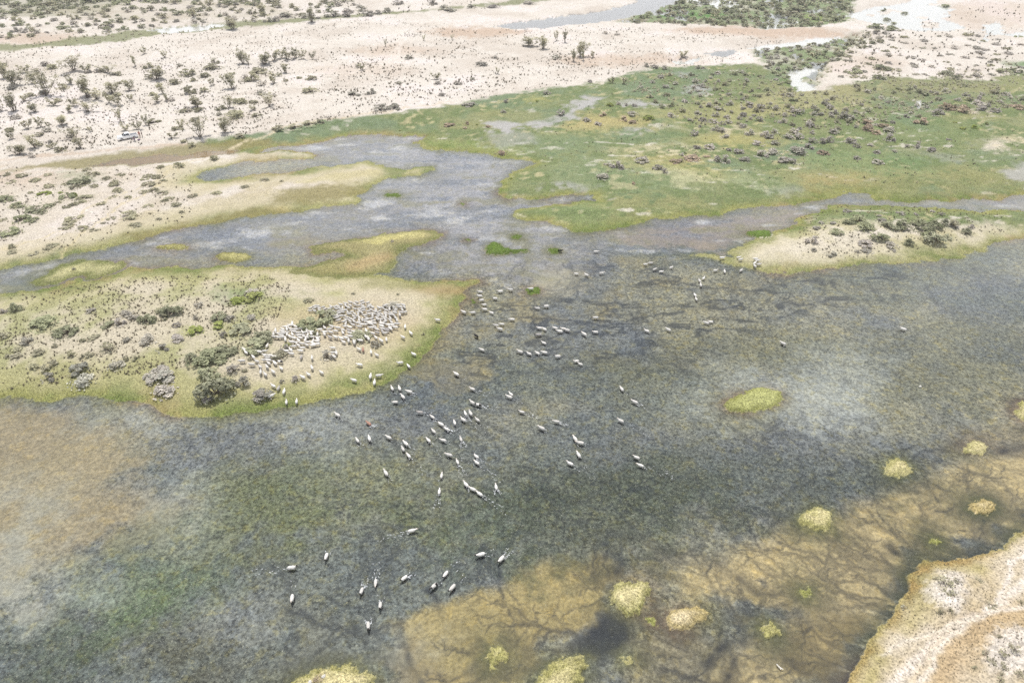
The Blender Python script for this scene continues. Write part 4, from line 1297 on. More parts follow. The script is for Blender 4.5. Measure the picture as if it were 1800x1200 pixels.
for (px, py) in scatter([(0, 300), (330, 295), (330, 380), (150, 430), (0, 460)], 26, (18, 7), r5):
    wv = r5.uniform(9, 16)
    plant('low_shrub', 'low', 'leaf_olive', px, py, wv * .4, wv)
# left spit: low spreading shrubs
for mat, lst in (('leaf_olive', [(88, 328, 8, 17), (133, 330, 10, 20), (148, 350, 10, 28), (165, 328, 6, 15), (188, 315, 6, 15), (203, 325, 9, 19), (208, 336, 8, 17), (170, 308, 8, 14), (153, 300, 8, 14), (178, 358, 6, 14), (213, 308, 6, 14), (260, 310, 6, 18),
                                 (277, 312, 8, 18), (262, 325, 9, 20), (270, 336, 8, 15), (285, 340, 7, 19), (225, 348, 6, 11), (260, 363, 5, 16), (228, 380, 12, 28), (130, 385, 8, 30), (118, 398, 8, 26), (145, 402, 8, 17), (22, 435, 10, 13), (315, 293, 10, 15), (282, 295, 6, 13),
                                 (297, 350, 6, 16), (60, 318, 5, 18), (40, 308, 5, 20), (20, 320, 5, 16), (130, 360, 6, 14), (100, 358, 6, 14), (240, 396, 6, 20), (90, 432, 6, 18), (60, 446, 6, 16), (340, 345, 6, 16), (380, 340, 6, 16), (430, 330, 6, 16), (465, 318, 6, 14), (495, 320, 6, 6), (310, 360, 6, 18)]),
                 ('leaf_green', [(142, 321, 14, 32), (12, 352, 12, 28), (32, 362, 10, 22), (40, 388, 16, 26), (60, 388, 8, 18), (20, 410, 14, 32), (68, 368, 14, 38), (74, 374, 10, 16), (120, 347, 12, 24)]),
                 ('leaf_bright', [(77, 342, 8, 22), (107, 340, 7, 7), (130, 345, 8, 12)])):
    for t in lst:
        plant('low_shrub', 'low', mat, *t)
plant('dead_stump', 'twiggy', 'leaf_brown', 230, 307, 14, 7)
plant('small_shrub', 'twiggy', 'leaf_grey', 130, 474, 10, 7)
plant('small_shrub', 'twiggy', 'leaf_grey', 688, 424, 6, 8)
# the island with the flock
for kind, mat, lst in (
    ('leafy', 'leaf_green', [(28, 546, 20, 22), (75, 570, 22, 42), (115, 588, 20, 34), (265, 565, 16, 18), (303, 549, 24, 32), (260, 565, 18, 20), (425, 583, 20, 36), (370, 632, 30, 56), (400, 617, 20, 36), (338, 634, 20, 20), (380, 690, 50, 56), (372, 664, 30, 40), (448, 610, 26, 46), (462, 596, 22, 30), (560, 565, 26, 44), (582, 556, 18, 24),
                             (632, 592, 20, 36), (540, 575, 22, 30), (385, 560, 16, 24), (188, 572, 12, 22), (250, 565, 14, 17), (550, 590, 10, 20)]),
    ('dome', 'leaf_grey', [(5, 550, 12, 14), (52, 603, 18, 20), (225, 553, 16, 20), (212, 571, 16, 15), (235, 560, 12, 15), (262, 601, 22, 28), (205, 643, 18, 25), (222, 599, 12, 14), (85, 668, 18, 19), (285, 660, 24, 46), (292, 687, 24, 36), (427, 675, 24, 25), (411, 652, 18, 22), (364, 706, 14, 17), (463, 696, 22, 30), (318, 594, 14, 26),
                           (286, 615, 14, 18), (350, 538, 12, 14), (311, 573, 12, 13), (407, 562, 12, 16), (393, 590, 12, 14), (160, 547, 10, 15), (520, 668, 16, 13), (497, 672, 10, 8), (500, 612, 12, 16), (660, 608, 16, 15), (575, 630, 20, 17), (688, 537, 14, 24), (443, 514, 8, 20), (345, 560, 10, 10), (440, 560, 12, 20)]),
    ('dome', 'leaf_pale', [(145, 673, 26, 38), (141, 652, 26, 28), (463, 697, 20, 28), (285, 660, 20, 40)]),
    ('dome', 'leaf_olive', [(126, 625, 14, 15), (143, 628, 8, 9), (157, 625, 10, 15), (62, 645, 14, 17), (80, 650, 14, 17), (94, 641, 12, 15), (190, 615, 20, 21), (165, 594, 10, 20), (8, 592, 14, 15), (97, 609, 10, 9), (222, 633, 10, 9), (14, 627, 8, 11), (30, 627, 7, 20), (278, 548, 10, 15), (288, 560, 12, 15), (68, 620, 8, 20), (30, 615, 8, 16), (145, 600, 9, 12), (236, 632, 8, 10), (487, 626, 16, 28), (622, 517, 6, 7), (543, 529, 6, 18), (700, 518, 5, 7), (743, 588, 6, 6), (430, 652, 8, 10), (440, 632, 6, 10)]),
    ('leafy', 'leaf_bright', [(343, 584, 16, 24), (383, 573, 14, 22), (505, 608, 9, 13), (417, 530, 9, 26), (440, 524, 9, 30), (455, 519, 8, 16)])):
    for t in lst:
        plant('island_bush', kind, mat, *t)
# right-hand island
for kind, mat, lst in (
    ('leafy', 'leaf_green', [(1470, 410, 12, 20), (1492, 392, 12, 18), (1508, 388, 14, 20), (1520, 402, 20, 28), (1545, 420, 18, 26), (1567, 400, 16, 28), (1588, 400, 18, 24), (1625, 405, 22, 30), (1640, 425, 26, 32), (1645, 400, 20, 22), (1612, 392, 16, 20), (1660, 395, 14, 14), (1697, 410, 14, 18), (1663, 420, 10, 16), (1632, 418, 18, 22), (1597, 430, 14, 18)]),
    ('dome', 'leaf_grey', [(1426, 425, 18, 20), (1520, 430, 16, 22), (1567, 432, 14, 22), (1460, 448, 10, 16), (1463, 393, 8, 11), (1550, 388, 8, 15), (1655, 380, 8, 11), (1583, 377, 8, 13), (1545, 380, 6, 9), (1610, 378, 6, 9), (1707, 402, 10, 9), (1507, 443, 6, 9), (1571, 441, 5, 11), (1523, 443, 8, 17), (1430, 440, 6, 9), (1436, 402, 6, 14), (1445, 392, 6, 12), (1490, 372, 6, 14), (1640, 372, 5, 10)])):
    for t in lst:
        plant('island_bush', kind, mat, *t)
# south-east bank
for t in [(1660, 1027, 14, 30), (1672, 1041, 10, 16), (1685, 1022, 8, 15), (1722, 1020, 8, 13), (1653, 1077, 10, 13), (1668, 1076, 8, 9), (1590, 1070, 6, 14), (1756, 1121, 8, 10), (1782, 1141, 14, 16), (1735, 1150, 10, 14), (1765, 1152, 12, 16), (1745, 1162, 8, 16), (1713, 1175, 8, 10), (1766, 1172, 10, 15), (1757, 1196, 10, 14), (1742, 1062, 8, 22), (1760, 1185, 8, 10), (1795, 1060, 8, 10), (1645, 1018, 8, 10), (1790, 1185, 10, 12)]:
    plant('bank_shrub', 'twiggy', 'leaf_olive', *t)
# meadow
MG = [(1220, 238, 12, 15), (1256, 228, 11, 13), (1268, 232, 11, 15), (1275, 242, 9, 13), (1306, 205, 12, 12), (1306, 224, 11, 13), (1315, 236, 12, 15), (1298, 268, 13, 17), (1280, 265, 8, 11), (1338, 275, 14, 20), (1360, 270, 13, 22), (1383, 285, 14, 27), (1400, 269, 18, 28), (1262, 282, 14, 13),
      (1274, 286, 17, 15), (1310, 283, 11, 18), (1227, 262, 8, 10), (1247, 260, 11, 17), (1334, 254, 10, 18), (1345, 240, 16, 15), (1352, 243, 12, 17), (1385, 243, 10, 18), (1403, 242, 12, 17), (1362, 253, 9, 16), (1428, 250, 12, 15), (1445, 251, 14, 15), (1457, 250, 16, 14),
      (1420, 261, 11, 15), (1495, 250, 14, 18), (1362, 234, 10, 11), (1335, 213, 11, 15), (1373, 215, 10, 13), (1337, 190, 12, 15), (1313, 187, 11, 19), (1363, 194, 11, 13), (1405, 200, 10, 17), (1260, 194, 10, 15), (1253, 216, 11, 15), (1235, 212, 10, 13), (1226, 202, 8, 11), (1280, 216, 9, 11),
      (1483, 208, 15, 18), (1493, 210, 10, 15), (1452, 184, 13, 13), (1460, 190, 10, 13), (1464, 200, 10, 13), (1428, 235, 9, 8), (1425, 222, 12, 17), (1465, 233, 10, 17), (1395, 234, 12, 17), (1380, 205, 9, 11), (1562, 232, 15, 18), (1563, 247, 14, 14), (1648, 203, 13, 18), (1720, 184, 12, 19), (1730, 194, 11, 22),
      (1750, 195, 10, 15), (1610, 258, 12, 11), (1637, 267, 12, 13), (1594, 259, 6, 8), (1543, 287, 11, 18), (1541, 269, 8, 12), (1505, 279, 8, 13), (1506, 258, 10, 12), (1530, 256, 6, 12), (1572, 267, 6, 9), (1667, 246, 5, 9), (1128, 284, 15, 22), (1070, 290, 8, 15), (1082, 293, 14, 17), (1092, 297, 10, 10), (1060, 314, 13, 20),
      (1157, 297, 12, 16), (1168, 303, 11, 10), (1198, 273, 7, 8), (985, 203, 14, 15), (1032, 213, 9, 16), (1052, 219, 9, 14), (1087, 185, 8, 7), (1101, 186, 7, 8), (1115, 187, 8, 9), (1113, 202, 10, 18), (1181, 205, 10, 15), (885, 198, 8, 9), (1222, 262, 10, 10)]
for t in MG:
    plant('meadow_shrub', 'dome', 'leaf_grey', *t)
for t in [(1216, 280, 9, 24), (1242, 276, 6, 12), (1190, 285, 11, 23), (1217, 279, 10, 24), (1447, 270, 10, 19), (1525, 228, 12, 18), (1520, 220, 12, 22), (1540, 235, 10, 15), (1552, 222, 10, 18), (1617, 215, 13, 20), (1670, 192, 16, 22), (1655, 188, 11, 12), (1695, 197, 16, 25), (1790, 190, 10, 24), (1095, 213, 9, 15), (1112, 217, 9, 14), (1058, 203, 8, 12), (790, 221, 7, 18), (817, 226, 5, 8), (820, 218, 6, 8), (858, 224, 6, 8), (880, 270, 5, 18), (1114, 324, 8, 7)]:
    plant('meadow_shrub', 'dome', 'leaf_brown', *t)
for t in [(1693, 227, 7, 11), (1715, 225, 8, 13), (1734, 219, 6, 7), (1678, 217, 4, 8), (1072, 186, 8, 11), (1140, 208, 9, 15), (944, 180, 6, 5), (703, 230, 3, 5), (898, 314, 4, 6), (838, 220, 3, 5)]:
    plant('meadow_shrub', 'dome', 'leaf_bright', *t)
rs = random.Random(3)
DENSE = [(1090, 152), (1180, 132), (1320, 125), (1400, 165), (1450, 165), (1520, 150), (1660, 148), (1800, 152), (1800, 196), (1650, 200), (1560, 220), (1440, 235), (1330, 215), (1240, 232), (1190, 210), (1120, 178)]
for (px, py) in scatter(DENSE, 165, (9, 4.5), rs):
    if any(abs(px - q[2]) < 7 and abs(py - q[3]) < 4 for q in PLANTS):
        continue
    wv = rs.uniform(7, 13)
    plant('meadow_shrub', 'dome', rs.choice(['leaf_grey', 'leaf_grey', 'leaf_olive', 'leaf_green']), px, py, wv * .75, wv)
# reed bed beyond the far channel, and the wet thicket
for pts, n, mind, mats, size in (([(1090, 40), (1130, 26), (1200, 2), (1290, -4), (1500, -4), (1500, 12), (1480, 40), (1440, 47), (1330, 49), (1200, 44)], 175, (8, 3.2), ['leaf_green', 'leaf_green', 'leaf_olive'], (8, 16)),
                                 ([(1330, 92), (1400, 80), (1480, 70), (1540, 55), (1590, 60), (1560, 75), (1500, 92), (1450, 122), (1430, 118), (1385, 128), (1395, 165), (1370, 150)], 90, (8, 4), ['leaf_olive', 'leaf_grey', 'leaf_green'], (8, 13))):
    for (px, py) in scatter(pts, n, mind, rs):
        wv = rs.uniform(*size)
        plant('reed_bush', 'dome', rs.choice(mats), px, py + 1, wv * .7, wv)
for (px, py, hh, ww) in [(1405, 22, 12, 34), (1465, 36, 14, 30), (1250, 20, 9, 22), (1340, 12, 10, 24), (1560, 36, 8, 14), (1570, 42, 6, 10), (1590, 25, 7, 10), (1552, 20, 6, 8), (1540, 50, 10, 26), (1570, 53, 9, 24), (1660, 12, 5, 18)]:
    plant('reed_bush', 'dome', 'leaf_green', px, py, hh, ww)
# far scrub in the north-west and the north
for (px, py) in scatter([(-30, -8), (470, -8), (470, 6), (380, 12), (300, 6), (220, 14), (130, 20), (0, 26), (-30, 26)], 120, (8, 3), rs):
    wv = rs.uniform(10, 18)
    plant('saltbush', 'dome', rs.choice(['leaf_green', 'leaf_green', 'leaf_olive']), px, py + 1, wv * .65, wv)
for (px, py) in scatter([(-20, 30), (130, 22), (300, 12), (520, 4), (640, 2), (640, 24), (520, 30), (430, 38), (300, 46), (180, 58), (0, 70), (-20, 72)], 135, (9, 4), rs):
    wv = rs.uniform(8, 16)
    plant('saltbush', 'dome', rs.choice(['leaf_grey', 'leaf_olive', 'leaf_olive', 'leaf_green']), px, py, wv * .65, wv)
for t in [(505, 31, 12, 22), (535, 33, 10, 14), (552, 34, 9, 18), (585, 29, 12, 24), (608, 30, 10, 16), (612, 22, 10, 18), (646, 28, 12, 22), (664, 25, 10, 14), (682, 22, 12, 14), (790, 20, 10, 22), (780, 16, 10, 16), (444, 38, 9, 14), (472, 38, 10, 16), (484, 38, 10, 12), (635, 14, 8, 18), (700, 8, 8, 18), (760, 8, 10, 16), (830, 14, 8, 14), (868, 14, 8, 18), (930, 8, 8, 20)]:
    plant('saltbush', 'dome', 'leaf_grey', *t)
for (px, py) in scatter([(1510, 78), (1620, 62), (1700, 60), (1800, 78), (1800, 128), (1740, 140), (1640, 138), (1560, 138), (1480, 148), (1450, 128)], 70, (14, 6), rs):
    wv = rs.uniform(7, 13)
    plant('flat_shrub', 'low', rs.choice(['leaf_olive', 'leaf_grey', 'leaf_grey']), px, py, wv * .45, wv * 1.2)
for t in [(1765, 128, 10, 24), (1785, 126, 8, 18), (1665, 132, 9, 22), (1680, 138, 8, 14), (1550, 122, 10, 26), (1500, 128, 11, 26), (1545, 138, 9, 20), (1790, 67, 6, 14)]:
    plant('flat_shrub', 'low', 'leaf_green', *t)

# countless small dry tufts and stones on the sand: one mass each
def tuft_mass(name, zones, mat, k=6):
    r_ = np.random.default_rng(77)
    rr = random.Random(9)
    P, S = [], []
    for pts, n, (a, b) in zones:
        for (px, py) in [(rr.uniform(min(p[0] for p in pts), max(p[0] for p in pts)), rr.uniform(min(p[1] for p in pts), max(p[1] for p in pts))) for _ in range(n)]:
            if not in_poly(pts, px, py):
                continue
            x, y = gp(px, py)
            # clumped, not evenly spread
            if vnoise(np.array([x * .12]), np.array([y * .12]), 3)[0] < rr.uniform(.1, .75):
                continue
            z = look(Zg, float(x), float(y))
            if z < .03 or (204 < px < 262 and 226 < py < 254):
                continue
            P.append((x, y, z))
            S.append(rr.uniform(a, b) ** 1.0)
    P, S = np.array(P), np.array(S)
    N = len(P)
    ang = r_.uniform(0, 6.28, (N, k))
    Vs, Ts = [], []
    d = np.stack([np.cos(ang), np.sin(ang)], -1)
    tip = P[:, None, :] + np.concatenate([d * S[:, None, None] * r_.uniform(.3, .65, (N, k, 1)), (S[:, None] * r_.uniform(.3, .75, (N, k)))[:, :, None]], -1)
    side = np.concatenate([np.stack([-d[..., 1], d[..., 0]], -1) * S[:, None, None] * .2, np.zeros((N, k, 1))], -1)
    b0 = P[:, None, :] + side + np.concatenate([d * S[:, None, None] * .05, np.full((N, k, 1), -.02)], -1)
    b1 = b0 - 2 * side
    V = np.stack([b0, b1, tip], 2).reshape(-1, 3)
    T = np.arange(len(V)).reshape(-1, 3)
    o = link(name, mesh_np(name, V, T, [mat]))
    o['kind'] = 'stuff'
    return o


SANDZ = [(0, 100), (250, 72), (450, 50), (700, 34), (880, 55), (1080, 50), (1250, 60), (1400, 62), (1300, 110), (1120, 130), (900, 170), (700, 203), (480, 240), (250, 262), (0, 285)]
tuft_mass('dry_grass', [(SANDZ, 17000, (.3, .75)), ([(560, 60), (900, 60), (1060, 120), (880, 165), (620, 200), (560, 150)], 800, (.5, 1.2)), ([(0, 300), (340, 295), (340, 390), (0, 465)], 900, (.25, .6)),
                        ([(0, 525), (200, 495), (450, 485), (520, 510), (450, 640), (0, 690)], 5200, (.15, .5)), ([(1400, 470), (1400, 385), (1480, 365), (1740, 372), (1770, 410), (1500, 462)], 1100, (.2, .5)),
                        ([(1800, 950), (1620, 1000), (1500, 1200), (1800, 1200)], 3600, (.06, .18)), ([(1500, 60), (1800, 0), (1800, 130), (1450, 150)], 900, (.5, 1.3)), ([(0, 25), (500, 10), (900, -5), (900, 20), (400, 45), (0, 80)], 900, (.5, 1.4)),
                        ([(1000, 160), (1400, 160), (1800, 200), (1800, 330), (1200, 330), (950, 300)], 900, (.25, .6))], M['tuft'])


tuft_mass('undergrowth', [(DENSE, 2600, (.5, 1.15)), ([(1080, 40), (1130, 26), (1200, 0), (1500, -5), (1480, 45), (1330, 50), (1180, 45)], 900, (.7, 1.5)), ([(1320, 88), (1480, 66), (1560, 70), (1450, 125), (1440, 165), (1380, 155)], 700, (.6, 1.2)),
                          ([(-20, 90), (130, 70), (300, 50), (460, 40), (460, 52), (300, 66), (100, 92), (-20, 106)], 700, (.7, 1.4)), ([(1440, 120), (1640, 130), (1800, 128), (1800, 160), (1500, 160)], 500, (.5, 1.1))], M['leaf_olive'], 9)


# blades of grass on the near islets and along the near banks
def blade_mass():
    r_ = np.random.default_rng(5)
    sel = np.nonzero((grassy > .45) & (dl > .05) & (Y < 120) & (np.abs(X / hw(Y)) < 1.1))[0]
    # density by real area, more on the near islets
    area = (dist[sel] ** 2)
    p = area / area.sum()
    pick = r_.choice(sel, 90000, p=p)
    near = np.nonzero((is_small > .5) & (dl > .02) & (Y < 85))[0]
    pick = np.concatenate([pick, r_.choice(near, 5000)])
    n = len(pick)
    c = np.stack([X[pick] + r_.normal(size=n) * .1, Y[pick] + r_.normal(size=n) * .1, Z[pick] - .01], 1)
    a = r_.uniform(0, 6.28, n)
    d = np.stack([np.cos(a), np.sin(a), np.zeros(n)], 1)
    h_ = r_.uniform(.05, .16, n)[:, None]
    s = np.stack([-d[:, 1], d[:, 0], np.zeros(n)], 1) * h_ * .22
    tip = c + d * h_ * .7 + np.array([0, 0, 1]) * h_
    V = np.stack([c - s, c + s, tip], 1).reshape(-1, 3)
    m = mesh_np('grass', V, np.arange(len(V)).reshape(-1, 3), [])
    at = m.attributes.new('cover', 'FLOAT_COLOR', 'POINT')
    cc = np.ones((n, 3, 4), np.float32)
    cc[:, :, :3] = (cover[pick] * r_.uniform(.75, 1.9, (n, 1)))[:, None, :]
    at.data.foreach_set('color', cc.ravel())
    gm2, nt, out = new_mat('grass_blades')
    b = nd(nt, 'ShaderNodeBsdfPrincipled', Roughness=.85)
    b.inputs['Specular IOR Level'].default_value = .1
    a_ = nd(nt, 'ShaderNodeAttribute', attribute_name='cover')
    nt.links.new(a_.outputs['Color'], b.inputs['Base Color'])
    nt.links.new(b.outputs[0], out.inputs[0])
    m.materials.append(gm2)
    o = link('grass', m)
    o['kind'] = 'stuff'


blade_mass()


# ---------------------------------------------------------------- sheep
def loft(sp, sides=12):
    V, T = [], []
    n = len(sp)
    for i, (x, z, ry, rz) in enumerate(sp):
        a, b = sp[max(i - 1, 0)], sp[min(i + 1, n - 1)]
        dx, dz = b[0] - a[0], b[1] - a[1]
        L_ = math.hypot(dx, dz) + 1e-9
        nx_, nz_ = -dz / L_, dx / L_
        for k in range(sides):
            t = 2 * math.pi * k / sides
            V.append((x + nx_ * rz * math.sin(t), ry * math.cos(t), z + nz_ * rz * math.sin(t)))
    for i in range(n - 1):
        for k in range(sides):
            j = (k + 1) % sides
            T.append((i * sides + k, i * sides + j, (i + 1) * sides + j, (i + 1) * sides + k))
    T.append(tuple(reversed(range(sides))))
    T.append(tuple((n - 1) * sides + k for k in range(sides)))
    return V, T


def sheep_mesh(name, pose, mats, head_from, legs_mat=True, spots=0):
    body = [(-.52, .64, .03, .03), (-.49, .65, .13, .15), (-.41, .66, .20, .215), (-.25, .655, .235, .245), (-.05, .645, .245, .25), (.15, .655, .235, .24), (.30, .68, .19, .205)]
    if pose == 'up':
        body += [(.40, .76, .125, .145), (.48, .86, .095, .105), (.54, .92, .088, .092), (.62, .92, .075, .078), (.70, .87, .055, .06), (.745, .84, .03, .035)]
    elif pose == 'down':
        body += [(.42, .66, .125, .14), (.54, .52, .095, .10), (.62, .38, .085, .09), (.69, .27, .072, .078), (.74, .16, .052, .058), (.76, .11, .03, .035)]
    else:
        body += [(.42, .72, .13, .145), (.54, .76, .095, .105), (.62, .79, .088, .092), (.70, .78, .075, .078), (.79, .74, .055, .06), (.83, .72, .03, .035)]
    bm = bmesh.new()

    def addVT(V, T):
        vs_ = [bm.verts.new(v) for v in V]
        for f in T:
            try:
                bm.faces.new([vs_[i] for i in f])
            except ValueError:
                pass

    addVT(*loft(body))
    sw = {'up': (.05, -.05, -.05, .06), 'down': (.0, .04, .03, -.03), 'level': (.10, -.10, -.11, .11)}[pose]
    for (lx, ly), s_ in zip(((.24, .12), (.24, -.12), (-.34, .13), (-.34, -.13)), sw):
        V, T = tubes([((lx, ly, .56), (lx + s_ * .5 - .015, ly, .30), .085, .048), ((lx + s_ * .5 - .015, ly, .31), (lx + s_, ly, .0), .046, .04)], 7)
        addVT([tuple(v) for v in V], [tuple(t) for t in T])
    hx, hz = body[-4][0], body[-4][1]
    for s_ in (-1, 1):
        V, T = tubes([((hx - .01, s_ * .05, hz + .05), (hx - .05, s_ * .17, hz + .01), .038, .022)], 6)
        addVT([tuple(v) for v in V], [tuple(t) for t in T])
    V, T = tubes([((-.47, 0, .72), (-.56, 0, .56), .085, .06), ((-.56, 0, .56), (-.57, 0, .42), .06, .03)], 8)
    addVT([tuple(v) for v in V], [tuple(t) for t in T])
    bmesh.ops.holes_fill(bm, edges=[e for e in bm.edges if e.is_boundary], sides=20)
    bmesh.ops.recalc_face_normals(bm, faces=bm.faces)
    m = bpy.data.meshes.new(name)
    bm.to_mesh(m)
    bm.free()
    # one continuous skin
    tmp = bpy.data.objects.new('tmp', m)
    COL.objects.link(tmp)
    md = tmp.modifiers.new('remesh', 'REMESH')
    md.mode = 'VOXEL'
    md.voxel_size = .034
    md2 = tmp.modifiers.new('smooth', 'SMOOTH')
    md2.iterations = 2
    dg = bpy.context.evaluated_depsgraph_get()
    res = bpy.data.meshes.new_from_object(tmp.evaluated_get(dg))
    bpy.data.objects.remove(tmp)
    bpy.data.meshes.remove(m)
    res.name = name
    nv = len(res.vertices)
    co = np.empty(nv * 3, np.float32)
    res.vertices.foreach_get('co', co)
    co = co.reshape(-1, 3)
    wool = sstep(.38, .46, co[:, 2]) * sstep(head_from + .02, head_from - .06, co[:, 0]) if pose != 'down' else sstep(.40, .48, co[:, 2]) * sstep(.5, .42, co[:, 0])
    nn = vnoise(co[:, 0] * 16 + 50, co[:, 1] * 16 + co[:, 2] * 13 + 50, 4) - .5
    ctr = np.array([0, 0, .62])
    dv = co - ctr
    co = co + dv / (np.linalg.norm(dv, axis=1, keepdims=True) + 1e-6) * (nn * wool * .045)[:, None]
    res.vertices.foreach_set('co', co.ravel())
    res.materials.clear()
    for k in mats:
        res.materials.append(M[k])
    mi = []
    for p in res.polygons:
        c_ = p.center
        if pose == 'down':
            hd = c_.x > .56
        else:
            hd = c_.x > head_from
        lg = c_.z < .40 and not hd
        i = 0
        if hd:
            i = 1
        elif lg:
            i = 2
        elif spots and vnoise(np.array([c_.x * 3.4 + 7]), np.array([c_.y * 3.4 + c_.z * 2 + spots]), 8)[0] > .52:
            i = 3
        mi.append(i)
        p.use_smooth = True
    res.polygons.foreach_set('material_index', mi)
    res.update()
    return res


SHEEP = {}
for pose, hf in (('up', .50), ('level', .58), ('down', .56)):
    SHEEP['white', pose] = sheep_mesh('white_sheep', pose, ['wool', 'face_pale', 'shank'], hf)
    SHEEP['dark', pose] = sheep_mesh('dark_headed_sheep', pose, ['wool', 'face_dark', 'shank'], hf)
for nm, mats, sp_ in (('grey', ['wool_grey', 'face_dark', 'shank'], 0), ('brown', ['wool_brown', 'wool_brown', 'shank'], 0), ('black', ['wool_black', 'face_dark', 'face_dark'], 0), ('pied', ['wool', 'face_dark', 'face_dark', 'wool_black'], 3)):
    SHEEP[nm, 'level'] = sheep_mesh(nm + '_sheep', 'level', mats, .58, spots=sp_)
SHEEPS = []
sr = random.Random(21)


def sheep(px, py, head, colr='white', pose=None, size=None, where=None):
    pose = pose or ('level' if (colr, 'up') not in SHEEP else sr.choice(['level', 'up', 'up', 'level']))
    s = size or sr.uniform(.64, .78)
    # the photograph gives the middle of the body, about 0.6 m up
    x, y = gp(px, py, .25)
    z = look(Zg, float(x), float(y))
    for _ in range(2):
        x, y = gp(px, py, max(z, -.45) + .55)
        z = look(Zg, float(x), float(y))
    z = max(z, -.44)
    a = R(HEAD[head] + sr.uniform(-12, 12))
    o = link('sheep', SHEEP[colr, pose], None, (float(x), float(y), z - .01), (0, 0, a), (s * 1.12, s * 1.05, s))
    SHEEPS.append((o, px, py, head, colr, pose, where, z))
    return o


L_ = [  # sheep standing apart on the land
    (1270, 452, 'R'), (1299, 451, 'R'), (1302, 455, 'R'), (1328, 455, 'L'), (1332, 457, 'R'), (1327, 462, 'UR'), (1334, 464, 'R'), (1327, 467, 'U'), (1303, 474, 'UR'),
    (565, 653, 'UL'), (622, 667, 'ULL'), (651, 660, 'U'), (666, 659, 'R'), (658, 671, 'U'), (718, 642, 'UUL'), (703, 636, 'L'), (727, 621, 'UL', 'dark'), (632, 640, 'L'), (542, 657, 'UL'), (548, 645, 'UUL'), (532, 662, 'UL'), (480, 677, 'UL'), (489, 681, 'U', 'grey'), (499, 687, 'U'), (477, 694, 'UR'), (503, 705, 'U'), (521, 704, 'U'),
    (769, 561, 'L'), (631, 612, 'UL'), (638, 613, 'U', 'brown'), (652, 617, 'U'), (662, 622, 'UL'), (679, 595, 'U'), (670, 598, 'UL'), (708, 591, 'UL'), (722, 584, 'UL'), (712, 573, 'U')]
FRONT = [(429, 613, 'UL'), (432, 618, 'UL'), (425, 633, 'L'), (445, 626, 'UL'), (442, 639, 'L'), (451, 633, 'UL'), (457, 643, 'UL'), (455, 617, 'L'), (465, 615, 'R'), (469, 606, 'U'), (466, 623, 'L'), (474, 623, 'L'), (470, 627, 'L'), (465, 631, 'L'), (471, 632, 'L'), (472, 637, 'UL'), (469, 643, 'UUL'), (483, 637, 'UL'),
         (492, 634, 'L', 'pied'), (482, 625, 'L'), (480, 652, 'UL'), (494, 646, 'UL'), (458, 653, 'U'), (466, 657, 'UL'), (503, 615, 'L'), (511, 614, 'UL'), (512, 620, 'L'), (516, 607, 'L'), (524, 605, 'UL'), (531, 610, 'L'), (528, 615, 'L'), (529, 626, 'U', 'grey'), (548, 627, 'U'), (585, 610, 'L'), (585, 618, 'L'), (587, 626, 'UL'), (591, 619, 'U')]  # the grey one is added where only a dark shadow lies
for t in W_:
    sheep(*t[:3], *(t[3:] or ('white',)), where='water')
for t in L_:
    sheep(*t[:3], *(t[3:] or ('white',)), where='land', pose=None)
for t in FRONT:
    sheep(*t[:3], *(t[3:] or ('white',)), where='front')
FL = [([(540, 541), (556, 536), (575, 539), (600, 532), (632, 528), (655, 531), (660, 540), (690, 533), (712, 535), (712, 549), (700, 556), (702, 566), (690, 580), (662, 581), (645, 572), (628, 573), (605, 568), (588, 560), (583, 546), (556, 547), (545, 546)], 150, (5.6, 2.9)),
      ([(478, 582), (500, 574), (516, 566), (530, 576), (545, 578), (562, 588), (560, 603), (545, 607), (520, 602), (500, 598), (480, 592)], 52, (5.8, 3.0)),
      ([(560, 575), (600, 570), (640, 580), (680, 583), (655, 596), (620, 602), (590, 598), (570, 588)], 36, (7, 4))]
room = 318 - len(SHEEPS)
flock_pts = []
for pts, n, mind in FL:
    flock_pts += scatter(pts, n, mind, sr)
flock_pts.sort(key=lambda p: -p[1])
for (px, py) in flock_pts[:max(room, 0)]:
    sheep(px, py, sr.choice(['L', 'L', 'ULL', 'UL', 'ULL', 'R', 'UUL', 'U']), 'white' if sr.random() < .92 else sr.choice(['dark', 'grey']), where='flock')
# the far rows of the flock, past the count of single sheep: one mass
bmf = bmesh.new()
for (px, py) in flock_pts[max(room, 0):]:
    s_ = sr.uniform(.64, .78)
    x, y = gp(px, py, 1.3)
    z = look(Zg, float(x), float(y))
    x, y = gp(px, py, z + .5)
    src = SHEEP['white', sr.choice(['level', 'up'])]
    k0 = len(bmf.verts)
    f0 = len(bmf.faces)
    bmf.from_mesh(src)
    bmf.verts.ensure_lookup_table()
    mt = Matrix.Translation((float(x), float(y), z - .01)) @ Matrix.Rotation(R(sr.uniform(100, 230)), 4, 'Z') @ Matrix.Scale(s_, 4)
    bmesh.ops.transform(bmf, matrix=mt, verts=bmf.verts[k0:])
fm = bpy.data.meshes.new('flock')
bmf.to_mesh(fm)
bmf.free()
for k in ('wool', 'face_pale', 'shank'):
    fm.materials.append(M[k])
link('flock', fm)['kind'] = 'stuff'
print('flock', len(flock_pts), 'single', max(room, 0))


